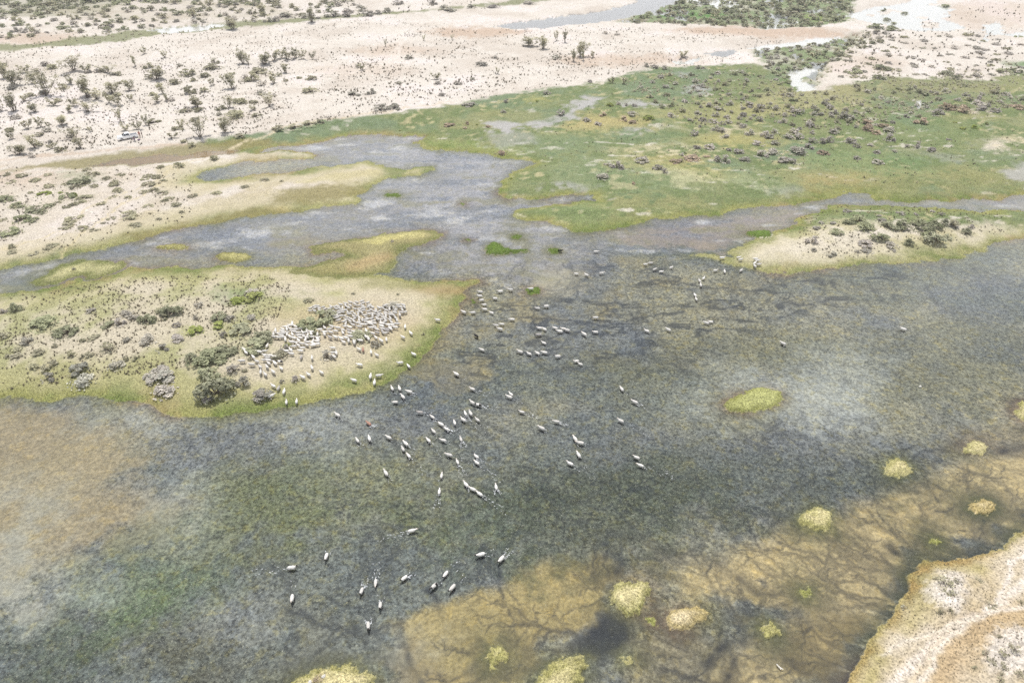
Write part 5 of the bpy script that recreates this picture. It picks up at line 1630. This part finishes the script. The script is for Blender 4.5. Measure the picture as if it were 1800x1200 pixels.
# wakes: broken foam strips on the water behind the moving sheep, one mass
def foam_mass():
    r_ = random.Random(4)
    V, T = [], []
    for (o, px, py, head, colr, pose, where, z) in SHEEPS:
        if where != 'water' or py < 600:
            continue
        a = o.rotation_euler.z
        d = Vector((math.cos(a), math.sin(a), 0))
        s = Vector((-d.y, d.x, 0))
        n = r_.choice([6, 10, 16, 26, 36]) if py > 660 else 3
        arm = r_.choice([.8, 1.3, 2.2, 4.0])
        for _ in range(n):
            t = r_.uniform(0, 1) ** 1.3
            lat = r_.choice([-1, 1]) * (.12 + .20 * t) + r_.gauss(0, .09)
            c = o.location + d * (-.30 - t * arm) + s * lat
            ln, wd2 = r_.uniform(.03, .20) * (1 - .4 * t), r_.uniform(.008, .026)
            q = r_.gauss(0, .28) - math.copysign(.12, lat)
            e1 = d * math.cos(q) + s * math.sin(q)
            e2 = s * math.cos(q) - d * math.sin(q)
            k = len(V)
            for (u, v) in ((-1, -.5), (-.3, 1), (1, .4), (.3, -1)):
                p = c + e1 * u * ln + e2 * v * wd2
                V.append((p.x, p.y, .012 + r_.uniform(0, .015)))
            T.append((k, k + 1, k + 2, k + 3))
    o = link('foam', mesh_np('foam', V, T, [M['foam']]))
    o['kind'] = 'stuff'


foam_mass()


# ---------------------------------------------------------------- pickup truck
def bm_obj(name, build, mat, parent, bevel=0.0, smooth=False):
    bm = bmesh.new()
    build(bm)
    bmesh.ops.recalc_face_normals(bm, faces=bm.faces)
    if bevel:
        bmesh.ops.bevel(bm, geom=list(bm.edges), offset=bevel, segments=2, affect='EDGES', clamp_overlap=True)
    m = bpy.data.meshes.new(name)
    bm.to_mesh(m)
    bm.free()
    m.materials.append(mat)
    for p in m.polygons:
        p.use_smooth = smooth
    return link(name, m, parent)


def prism(bm, prof, y0, y1, y0t=None, y1t=None, zt=None):
    """side profile (x, z) pulled across from y0 to y1"""
    a = [bm.verts.new((x, y0 if (zt is None or z < zt) else y0t, z)) for x, z in prof]
    b = [bm.verts.new((x, y1 if (zt is None or z < zt) else y1t, z)) for x, z in prof]
    n = len(prof)
    bm.faces.new(a)
    bm.faces.new(list(reversed(b)))
    for i in range(n):
        j = (i + 1) % n
        bm.faces.new((a[j], a[i], b[i], b[j]))


def box(bm, x0, x1, y0, y1, z0, z1):
    prism(bm, [(x0, z0), (x1, z0), (x1, z1), (x0, z1)], y0, y1)


def face4(bm, pts):
    bm.faces.new([bm.verts.new(p) for p in pts])


tx, ty, tz = spot(225, 244)
truck = bpy.data.objects.new('pickup_truck', None)
COL.objects.link(truck)
truck.location = (tx, ty, tz - .02)
truck.scale = (.88, .88, .9)
truck.rotation_euler = (0, 0, R(180 + 31))
tag(truck, 'white double-cab pickup truck parked on the pale sand above the river', 'truck')
bm_obj('body', lambda b: (prism(b, [(2.62, .45), (2.66, .62), (2.60, .92), (2.45, 1.03), (1.25, 1.10), (1.15, 1.12), (-.70, 1.12), (-.70, .45)], -.90, .90)), M['paint'], truck, .03)
cabprof = [(1.30, 1.10), (.55, 1.72), (.35, 1.78), (-.45, 1.78), (-.62, 1.72), (-.70, 1.10)]
bm_obj('cab', lambda b: prism(b, cabprof, -.88, .88, -.70, .70, 1.5), M['paint'], truck, .03)


def bedb(b):
    box(b, -2.62, -.72, -.90, -.82, .45, 1.14)
    box(b, -2.62, -.72, .82, .90, .45, 1.14)
    box(b, -.78, -.72, -.815, .815, .70, 1.14)


bm_obj('cargo_bed', bedb, M['paint'], truck)
bm_obj('bed_floor', lambda b: box(b, -2.60, -.80, -.80, .80, .55, .68), M['blackplast'], truck)
tg_ = bm_obj('tailgate', lambda b: box(b, -2.68, -2.62, -.80, .80, .60, 1.12), M['paint'], truck)
bm_obj('handle', lambda b: box(b, -2.71, -2.685, -.12, .12, .95, 1.0), M['blackplast'], tg_)
bm_obj('windscreen', lambda b: face4(b, [(1.25, -.76, 1.16), (1.25, .76, 1.16), (.60, .62, 1.71), (.60, -.62, 1.71)]), M['glass'], truck).location = (.03, 0, .03)
bm_obj('rear_window', lambda b: face4(b, [(-.715, .6, 1.20), (-.715, -.6, 1.20), (-.665, -.55, 1.62), (-.665, .55, 1.62)]), M['glass'], truck)
for s_ in (-1, 1):
    yb, yt = .885 * s_, .715 * s_
    for (xa, xb, xc_, xd) in ((1.08, .28, .28, .55), (.20, -.58, -.52, .20)):
        bm_obj('side_window', lambda b: face4(b, [(xa, yb * 1.01, 1.17), (xb, yb * 1.01, 1.17), (xc_, yt * 1.035, 1.66), (xd, yt * 1.035, 1.66)]), M['glass'], truck)
    for (xa, xb) in ((1.10, .26), (.22, -.60)):
        dr = bm_obj('door', lambda b: box(b, xb, xa, .902 * s_ - .008, .902 * s_ + .008, .52, 1.10), M['paint'], truck)
        bm_obj('handle', lambda b: box(b, xb + .06, xb + .22, .925 * s_ - .012, .925 * s_ + .012, .96, 1.0), M['blackplast'], dr)
    bm_obj('mirror', lambda b: box(b, 1.0, 1.1, 1.0 * s_ - .11, 1.0 * s_ + .11, 1.14, 1.30), M['paint'], truck, .02)
    bm_obj('headlight', lambda b: box(b, 2.52, 2.66, .70 * s_ - .16, .70 * s_ + .16, .76, .93), M['lamp'], truck, .02)
    bm_obj('tail_light', lambda b: box(b, -2.655, -2.60, .85 * s_ - .045, .85 * s_ + .045, .74, 1.06), M['redlamp'], truck)
    for xw in (1.62, -1.72):
        wh = bpy.data.objects.new('wheel', None)
        COL.objects.link(wh)
        wh.parent = truck
        wh.location = (xw, .80 * s_, .37)

        def cyl(b, r_, w_):
            bmesh.ops.create_cone(b, cap_ends=True, segments=20, radius1=r_, radius2=r_, depth=w_, matrix=Matrix.Rotation(math.pi / 2, 4, 'X'))

        bm_obj('tyre', lambda b: cyl(b, .37, .24), M['rubber'], wh, .02, True)
        bm_obj('rim', lambda b: cyl(b, .22, .255), M['steel'], wh)
        bm_obj('wheel_arch', lambda b: prism(b, [(xw + .48 * math.cos(t), .40 + .48 * math.sin(t)) for t in np.linspace(0, math.pi, 9)] + [(xw + .40 * math.cos(t), .40 + .40 * math.sin(t)) for t in np.linspace(math.pi, 0, 9)], .86 * s_, .93 * s_), M['paint'], truck)
bm_obj('bumper', lambda b: box(b, 2.58, 2.74, -.86, .86, .42, .62), M['paint'], truck, .03)
bm_obj('grille', lambda b: box(b, 2.60, 2.672, -.48, .48, .68, .90), M['blackplast'], truck)
bm_obj('rear_bumper', lambda b: box(b, -2.80, -2.66, -.82, .82, .44, .58), M['steel'], truck, .02)


# ---------------------------------------------------------------- people
def person(px, py, pose, top, bottom, label, face=-90, scale=1.0):
    x, y, z = spot(px, py)
    if pose == 'stand':
        J = {'pel': (0, 0, .95), 'bel': (0, 0, 1.08), 'che': (0, .0, 1.32), 'nek': (0, 0, 1.49), 'hea': (.02, 0, 1.60), 'top': (.02, 0, 1.72),
             'ls': (0, .18, 1.42), 'le': (.02, .24, 1.14), 'lw': (.10, .22, .90), 'lh': (.13, .21, .82), 'rs': (0, -.18, 1.42), 're': (-.01, -.24, 1.14), 'rw': (.08, -.23, .90), 'rh': (.10, -.22, .82),
             'll': (0, .09, .90), 'lk': (.02, .10, .50), 'la': (0, .11, .09), 'lf': (.14, .12, .04), 'rl': (0, -.09, .90), 'rk': (.01, -.11, .50), 'ra': (-.02, -.12, .09), 'rf': (.12, -.13, .04)}
    else:
        J = {'pel': (0, 0, .34), 'bel': (.06, 0, .47), 'che': (.20, 0, .68), 'nek': (.28, 0, .83), 'hea': (.34, 0, .93), 'top': (.36, 0, 1.04),
             'ls': (.22, .18, .76), 'le': (.40, .22, .56), 'lw': (.58, .16, .46), 'lh': (.66, .14, .44), 'rs': (.22, -.18, .76), 're': (.42, -.22, .58), 'rw': (.58, -.14, .42), 'rh': (.66, -.12, .40),
             'll': (.02, .10, .32), 'lk': (.42, .15, .48), 'la': (.22, .14, .09), 'lf': (.36, .15, .04), 'rl': (.02, -.10, .32), 'rk': (.38, -.16, .40), 'ra': (.08, -.15, .09), 'rf': (.22, -.16, .04)}
    rad = {'pel': .15, 'bel': .14, 'che': .16, 'nek': .06, 'hea': .10, 'top': .075, 'ls': .07, 'le': .05, 'lw': .038, 'lh': .04, 'rs': .07, 're': .05, 'rw': .038, 'rh': .04,
           'll': .095, 'lk': .068, 'la': .05, 'lf': .04, 'rl': .095, 'rk': .068, 'ra': .05, 'rf': .04}
    E = [('pel', 'bel'), ('bel', 'che'), ('che', 'nek'), ('nek', 'hea'), ('hea', 'top'), ('che', 'ls'), ('ls', 'le'), ('le', 'lw'), ('lw', 'lh'), ('che', 'rs'), ('rs', 're'), ('re', 'rw'), ('rw', 'rh'),
         ('pel', 'll'), ('ll', 'lk'), ('lk', 'la'), ('la', 'lf'), ('pel', 'rl'), ('rl', 'rk'), ('rk', 'ra'), ('ra', 'rf')]
    keys = list(J)
    m = bpy.data.meshes.new('person')
    m.from_pydata([J[k] for k in keys], [(keys.index(a), keys.index(b)) for a, b in E], [])
    tmp = bpy.data.objects.new('tmp', m)
    COL.objects.link(tmp)
    sk = tmp.modifiers.new('skin', 'SKIN')
    for i, k in enumerate(keys):
        m.skin_vertices[0].data[i].radius = (rad[k], rad[k])
    m.skin_vertices[0].data[0].use_root = True
    sb = tmp.modifiers.new('sub', 'SUBSURF')
    sb.levels = sb.render_levels = 2
    dg = bpy.context.evaluated_depsgraph_get()
    res = bpy.data.meshes.new_from_object(tmp.evaluated_get(dg))
    bpy.data.objects.remove(tmp)
    res.materials.clear()
    for mm in (M['skin'], top, bottom, M['blackplast']):
        res.materials.append(mm)
    K = np.array([J[k] for k in keys])
    grp = {k: (0 if k in ('hea', 'top', 'lh', 'rh', 'nek') else 2 if k in ('ll', 'lk', 'rl', 'rk', 'la', 'ra') else 3 if k in ('lf', 'rf') else 1) for k in keys}
    grp['pel'] = 2
    for p in res.polygons:
        c_ = np.array(p.center)
        p.material_index = grp[keys[int(np.argmin(((K - c_) ** 2).sum(1)))]]
        p.use_smooth = True
    o = link('person', res, None, (x, y, z), (0, 0, R(face)), (scale,) * 3)
    tag(o, label, 'person')
    hx, hy, hz = J['hea']

    def hairb(b):
        bmesh.ops.create_icosphere(b, subdivisions=3, radius=.112, matrix=Matrix.Translation((hx - .025, hy, hz + .045)))
        bmesh.ops.delete(b, geom=[v for v in b.verts if v.co.z < hz - .02 or (v.co.x > hx + .06 and v.co.z < hz + .08)], context='VERTS')

    bm_obj('hair', hairb, M['hair'], o, smooth=True)
    bm_obj('nose', lambda b: bmesh.ops.create_cone(b, cap_ends=True, segments=6, radius1=.02, radius2=.006, depth=.05, matrix=Matrix.Translation((hx + .105, hy, hz + .01))), M['skin'], o)
    for s_ in (-1, 1):
        bm_obj('eye', lambda b: bmesh.ops.create_icosphere(b, subdivisions=1, radius=.013, matrix=Matrix.Translation((hx + .088, hy + .035 * s_, hz + .035))), M['hair'], o)
        bm_obj('ear', lambda b: bmesh.ops.create_icosphere(b, subdivisions=1, radius=.026, matrix=Matrix.Translation((hx, hy + .10 * s_, hz + .01))), M['skin'], o)
    return o


person(246.5, 242, 'stand', M['shirt_pink'], M['trousers'], 'standing person in pinkish red top and brown trousers, nearer the truck tailgate', face=-60)
person(251, 241.5, 'stand', M['shirt_dark'], M['trousers_dark'], 'standing person in dark maroon clothes, farther from the truck tailgate', face=-150)
person(237, 246, 'crouch', M['cloth_purple'], M['cloth_purple'], 'crouching person in purple beside the rear wheel of the pickup', face=-100)


def bundle(px, py, w_, mat, label, name, cat, seed):
    x, y, z = spot(px, py)
    r_ = np.random.default_rng(seed)
    bm = bmesh.new()
    bmesh.ops.create_icosphere(bm, subdivisions=2, radius=.5)
    for v in bm.verts:
        k = 1 + .22 * (float(vnoise(np.array([v.co.x * 3 + seed]), np.array([v.co.y * 3 + v.co.z * 2]), seed)[0]) - .5) * 2
        v.co = Vector((v.co.x * w_ * k, v.co.y * w_ * .8 * k, max(v.co.z * w_ * .7 * k, -.12 * w_)))
    m = bpy.data.meshes.new(name)
    bm.to_mesh(m)
    bm.free()
    m.materials.append(mat)
    for p in m.polygons:
        p.use_smooth = False
    o = link(name, m, None, (x, y, z + .04), (0, 0, r_.uniform(0, 6)))
    tag(o, label, cat)
    return o


bundle(244, 245.5, .8, M['cloth_purple'], 'small dark purple bundle on the sand behind the pickup', 'bag', 'bag', 3)
bundle(238, 248.6, .5, M['driftwood'], 'small pale bundle lying in front of the crouching person', 'bag', 'bag', 5)
bundle(569, 1188.5, .42, M['stone'], 'white stone beside the tuft on the grassy islet at the bottom edge', 'stone', 'stone', 7)
bundle(545, 1199, .45, M['stone'], 'white stone in front of the tuft on the islet, cut by the bottom edge', 'stone', 'stone', 8)
plant('small_shrub', 'twiggy', 'leaf_brown', 559, 1196, 9, 20, big=True)
bundle(1618, 678, .55, M['stone'], 'single pale stone showing above the water right of the two-lobed islet', 'stone', 'stone', 11)


def stick():
    x, y = gp(1370, 1172)
    V, T = tubes([((-.32, .06, .03), (.02, -.03, .05), .05, .06), ((.0, -.03, .05), (.34, .05, .03), .06, .035), ((.05, -.02, .05), (.22, -.16, .05), .03, .015)], 7)
    m = mesh_np('driftwood', V, T, [M['driftwood']])
    o = link('driftwood', m, None, (float(x), float(y), .0), (0, 0, R(-48)))
    tag(o, 'short bleached stick floating near the south-east bank', 'driftwood')


stick()

# ---------------------------------------------------------------- labels
MARKS = {
    'water': [((1325, 705), 'the two-lobed green islet'), ((867, 438), 'the dark green islet'), ((936, 511), 'the tiny green islet'), ((1215, 450), 'the tip of the right island'), ((837, 589), 'the black wader'), ((648, 743), 'the brown wader'),
              ((841, 710), 'the pied wader'), ((763, 1028), 'the pied wader coming nearer'), ((810, 505), 'the grassy spit'), ((713, 788), 'the trio splashing abreast'), ((647, 1098), 'the wader with the longest wake'), ((840, 866), 'the tan sandbank', ), ((1105, 1048), 'the largest straw islet'),
              ((980, 625), 'the line of waders in midstream'), ((985, 439), 'the black goat-like sheep'), ((1222, 520), 'the pair walking in file'), ((1119, 808), 'the pair swimming close together'), ((700, 655), 'the herd island shore'), ((1011, 773), 'the couple touching in open water')],
    'land': [((1330, 461), 'the knot of sheep on the right island'), ((655, 664), 'the eastern shore of the herd island'), ((463, 690), 'the rounded grey bush'), ((540, 655), 'the trampled slope'), ((640, 612), 'the brown sheep'), ((715, 585), 'the east end of the flock'), ((725, 630), 'the water edge')],
    'front': [((425, 633), 'the leafy hedge'), ((470, 628), 'the tight knot'), ((492, 634), 'the pied sheep'), ((463, 655), 'the dark round bush'), ((512, 615), 'the yellow bush'), ((587, 618), 'the twiggy bush'), ((548, 627), 'the bare slope')],
}
HW = {'L': 'facing left', 'UL': 'facing away left', 'ULL': 'heading left', 'UUL': 'heading away', 'U': 'facing away', 'UR': 'facing away right', 'R': 'facing right', 'D': 'facing the camera', 'DL': 'facing lower left', 'DLL': 'coming leftwards', 'DR': 'coming right'}
CW = {'white': 'white', 'dark': 'dark-headed white', 'grey': 'grey', 'brown': 'reddish brown', 'black': 'black', 'pied': 'black and white pied'}
ORD = ['nearest', 'second nearest', 'third nearest', 'fourth nearest', 'fifth nearest', 'sixth nearest', 'seventh nearest', 'eighth nearest', 'ninth nearest', 'tenth nearest', 'eleventh nearest', 'twelfth nearest', 'thirteenth nearest', 'fourteenth nearest', 'fifteenth nearest', 'sixteenth nearest', 'seventeenth nearest', 'eighteenth nearest', 'nineteenth nearest', 'twentieth nearest']


def rel(px, py, mx, my):
    dx, dy = px - mx, (py - my) * 1.7
    if abs(dx) > abs(dy):
        return 'left of' if dx < 0 else 'right of'
    return 'beyond' if dy < 0 else 'in front of'


def rank_labels(items, marks, text, group):
    """items (object, px, py, extra): label by rank of nearness to the closest mark on one side of it"""
    cells = {}
    for it in items:
        o, px, py, ex = it
        best = min(marks, key=lambda m_: math.hypot(px - m_[0][0], (py - m_[0][1]) * 1.7))
        cells.setdefault((best[1], best[0], rel(px, py, *best[0])), []).append(it)
    for (nm, mp_, rl), lst in cells.items():
        lst.sort(key=lambda t: math.hypot(t[1] - mp_[0], (t[2] - mp_[1]) * 1.7))
        for i, (o, px, py, ex) in enumerate(lst):
            od = ORD[i] if i < len(ORD) else 'far'
            if len(lst) == 1:
                o['label'] = f'{text(ex)}, {rl} {nm}'
            else:
                o['label'] = f'{text(ex)}, {od} {rl} {nm}'
            if len(o['label'].split()) > 16:
                o['label'] = o['label'].replace('dark-headed white', 'dark-headed').replace('black and white pied', 'pied').replace('facing away left', 'turned away').replace('facing away right', 'turned away')
            if len(o['label'].split()) > 16:
                o['label'] = o['label'].replace(' standing', '').replace(' wading', '').replace(' rounded', '').replace('facing ', '')
            o['group'] = group


for wh, verb, grp in (('water', 'wading', 'sheep wading across the river'), ('land', 'standing', 'sheep standing apart on the grass'), ('front', 'grazing', 'sheep straggling before the flock')):
    its = [(o, px, py, (colr, head)) for (o, px, py, head, colr, pose, where, z) in SHEEPS if where == wh]
    rank_labels(its, MARKS[wh], (lambda v: lambda ex: f'{CW[ex[0]]} sheep {v} {HW[ex[1]]}')(verb), grp)
for (o, px, py, head, colr, pose, where, z) in SHEEPS:
    o['category'] = 'sheep'
    if where == 'flock':
        side = ('eastern' if px > 640 else 'middle' if px > 566 else 'western')
        o['label'] = f'{CW[colr]} sheep packed into the {side} part of the dense flock'
        o['group'] = f'sheep packed together in the {side} flock'
PM = {
    'desert_tree': ('desert tree', 'tree', 'thin desert trees on the sand', [((226, 240), 'the white pickup'), ((155, 172), 'the densest tree clump'), ((82, 167), 'the tall leafy tree'), ((24, 196), 'the wide forked tree'), ((62, 260), 'the tree by the dry gully'), ((408, 156), 'the leaning tree'),
                    ((474, 188), 'the lone tree by the shore'), ((505, 105), 'the row of saplings'), ((352, 240), 'the tree with bare stem'), ((275, 140), 'the broad thicket'), ((955, 86), 'the far thicket'), ((1020, 100), 'the tall far tree'), ((440, 142), 'the twin mounds'), ((130, 125), 'the tree under the green strip'), ((678, 83), 'the bare far flat'), ((535, 45), 'the far stream'), ((1677, 398), 'the bushes of the right island')]),
    'sand_shrub': ('sand shrub', 'shrub', 'shrub mounds on the sand', [((330, 132), 'the flat-topped mound'), ((440, 142), 'the twin mounds'), ((410, 205), 'the broad low mound'), ((545, 163), 'the pair by the trail'), ((520, 227), 'the shore trail'), ((270, 217), 'the pickup'), ((90, 121), 'the green strip'), ((375, 280), 'the causeway track'), ((680, 190), 'the grey thicket'), ((720, 120), 'the bare flat'), ((825, 186), 'the meadow edge'), ((977, 105), 'the far thicket'), ((1080, 140), 'the meadow corner'), ((1190, 120), 'the little white pool'), ((1716, 135), 'the eastern flat')]),
    'low_shrub': ('low spit shrub', 'shrub', 'low shrubs on the sandy spit', [((142, 321), 'the largest green shrub'), ((68, 368), 'the long dark shrub'), ((20, 410), 'the shrub at the frame edge'), ((228, 380), 'the shrub by the animal trails'), ((130, 385), 'the dark twin shrubs'), ((265, 325), 'the shrubs below the brown pool'), ((203, 330), 'the stepped pair'), ((22, 435), 'the spit shore'), ((400, 335), 'the grassy bend'), ((40, 312), 'the reddish flat')]),
    'island_bush': ('island bush', 'bush', 'bushes on the islands', [((380, 690), 'the biggest leafy bush'), ((370, 632), 'the leafy hedge'), ((145, 673), 'the tall pale bush'), ((285, 660), 'the double grey bush'), ((343, 584), 'the bright green bush'), ((75, 570), 'the wide low bush'), ((28, 546), 'the west shore bush'), ((262, 601), 'the grey bush on the slope'), ((303, 549), 'the bush on the crest'), ((448, 610), 'the bush at the flock edge'), ((560, 565), 'the bush inside the flock'), ((632, 592), 'the green bush in the flock'), ((430, 525), 'the creeping green patch'), ((80, 650), 'the row of olive bushes'),
                    ((126, 625), 'the low olive pair'), ((463, 696), 'the shore bush by sheep'), ((688, 537), 'the dead bush'), ((205, 643), 'the lone grey bush'), ((52, 603), 'the slate grey bush'), ((235, 560), 'the crest cluster'), ((1640, 425), 'the big bush of the right island'), ((1520, 402), 'the leafy pair of the right island'), ((1426, 425), 'the dark bush at the island tip'), ((1567, 432), 'the grey south side bush'), ((1697, 410), 'the island tree')]),
    'bank_shrub': ('twiggy bank shrub', 'shrub', 'twiggy shrubs on the near bank', [((1660, 1030), 'the white hummock'), ((1660, 1076), 'the small hummock'), ((1765, 1150), 'the corner mound'), ((1740, 1062), 'the sand track')]),
    'meadow_shrub': ('rounded meadow shrub', 'shrub', 'rounded shrubs in the meadow', [((1400, 269), 'the largest meadow shrub'), ((1383, 285), 'the wide double shrub'), ((1274, 286), 'the dark twin shrub'), ((1128, 284), 'the wiry purple-grey shrub'), ((1082, 293), 'the chain of shrubs'), ((1060, 314), 'the lone shrub by the pale scrape'), ((985, 203), 'the shrub beside the silty rill'), ((1113, 202), 'the white salt bar'), ((1220, 238), 'the salt crust'), ((1306, 224), 'the paired shrubs'), ((1352, 243), 'the slanting pair'),
                     ((1457, 250), 'the dark trio'), ((1495, 250), 'the pale-topped shrub'), ((1563, 247), 'the round ball shrub'), ((1617, 215), 'the brown haystack shrub'), ((1648, 203), 'the shrub by the white rill'), ((1670, 192), 'the tawny clump'), ((1730, 194), 'the grey wide clump'), ((1637, 267), 'the spindly whitish shrub'), ((1543, 287), 'the southern straggler'), ((1520, 220), 'the brown thicket'), ((1483, 208), 'the dark thicket'), ((1425, 222), 'the crowded middle'), ((1337, 190), 'the upper crowd'), ((1253, 216), 'the left crowd'),
                     ((1715, 225), 'the yellow tussocks'), ((1228, 163), 'the grey puddle'), ((1150, 160), 'the meadow top edge'), ((1560, 180), 'the upper right crowd'), ((1750, 170), 'the far right crowd'), ((1620, 165), 'the pale bare patch'), ((820, 222), 'the river bend'), ((1190, 285), 'the straw bank'), ((1400, 180), 'the forked pool'), ((1300, 160), 'the green hollow'), ((1690, 165), 'the bramble strip'), ((1480, 175), 'the sandy knoll')]),
    'reed_bush': ('reed-bed bush', 'bush', 'bushes in the far reed beds', [((1190, 27), 'the brightest green patch'), ((1405, 22), 'the long grey-green clump'), ((1465, 36), 'the bush beside the grass lawn'), ((1250, 30), 'the second green patch'), ((1340, 12), 'the far pools'), ((1115, 30), 'the end of the far stream'), ((1540, 50), 'the white lagoon'), ((1400, 140), 'the forked pool'), ((1360, 110), 'the thicket edge'), ((1440, 85), 'the narrow white stream'), ((1510, 70), 'the thicket tip'), ((1300, 40), 'the sandy bank'), ((1450, 10), 'the top of the reed bed'), ((1220, 8), 'the back of the reed bed'), ((1370, 40), 'the bright puddle'), ((1390, 95), 'the thicket middle')]),
    'saltbush': ('far saltbush', 'bush', 'saltbush on the northern flats', [((60, 10), 'the dense green corner'), ((200, 8), 'the green scrub belt'), ((330, 4), 'the end of the green belt'), ((110, 45), 'the pale clearing'), ((30, 60), 'the reddish bank'), ((230, 40), 'the middle scrub'), ((320, 50), 'the far stream'), ((400, 20), 'the far tree'), ((505, 31), 'the round stream-side bush'), ((585, 29), 'the dark dome'), ((646, 28), 'the stream bend'), ((790, 20), 'the big lone bush'), ((700, 8), 'the vehicle trail'), ((900, 10), 'the far bank'), ((460, 10), 'the twin trees'), ((560, 12), 'the sandy gap'), ((160, 25), 'the scrub margin')]),
    'flat_shrub': ('flat plain shrub', 'shrub', 'flat shrubs on the eastern plain', [((1765, 128), 'the dark green clump'), ((1665, 132), 'the tangled clump'), ((1550, 122), 'the double clump'), ((1500, 128), 'the forked pool'), ((1620, 80), 'the white lagoon'), ((1740, 80), 'the branching pool'), ((1690, 105), 'the pale flat'), ((1600, 105), 'the sandy knoll'), ((1540, 90), 'the reed thicket'), ((1790, 100), 'the frame edge')]),
}
sizes = lambda w_: 'small' if w_ < 12 else 'medium' if w_ < 22 else 'large'
for nm, (txt, cat, grp, mk) in PM.items():
    its = [(o, px, py, (wpx, colw)) for (o, n_, px, py, wpx, colw, k_) in PLANTS if n_ == nm]
    rank_labels(its, mk, (lambda t: lambda ex: f'{sizes(ex[0])} {ex[1]} {t}')(txt), grp)
for (o, n_, px, py, wpx, colw, k_) in PLANTS:
    if n_ in PM:
        o['category'] = PM[n_][1]
    elif n_ == 'dead_stump':
        tag(o, 'dark dead stump standing on the sandy spit below the brown pool', 'stump')
    else:
        where = 'on the small dome islet in the left channel' if px < 300 else 'between two white stones on the bottom islet' if py > 1000 else 'on the long yellow-green islet'
        tag(o, f'tiny bare shrub {where}', 'shrub')
print('sheep', len(SHEEPS), 'plants', len(PLANTS), {k: sum(1 for p in PLANTS if p[1] == k) for k in set(p[1] for p in PLANTS)})
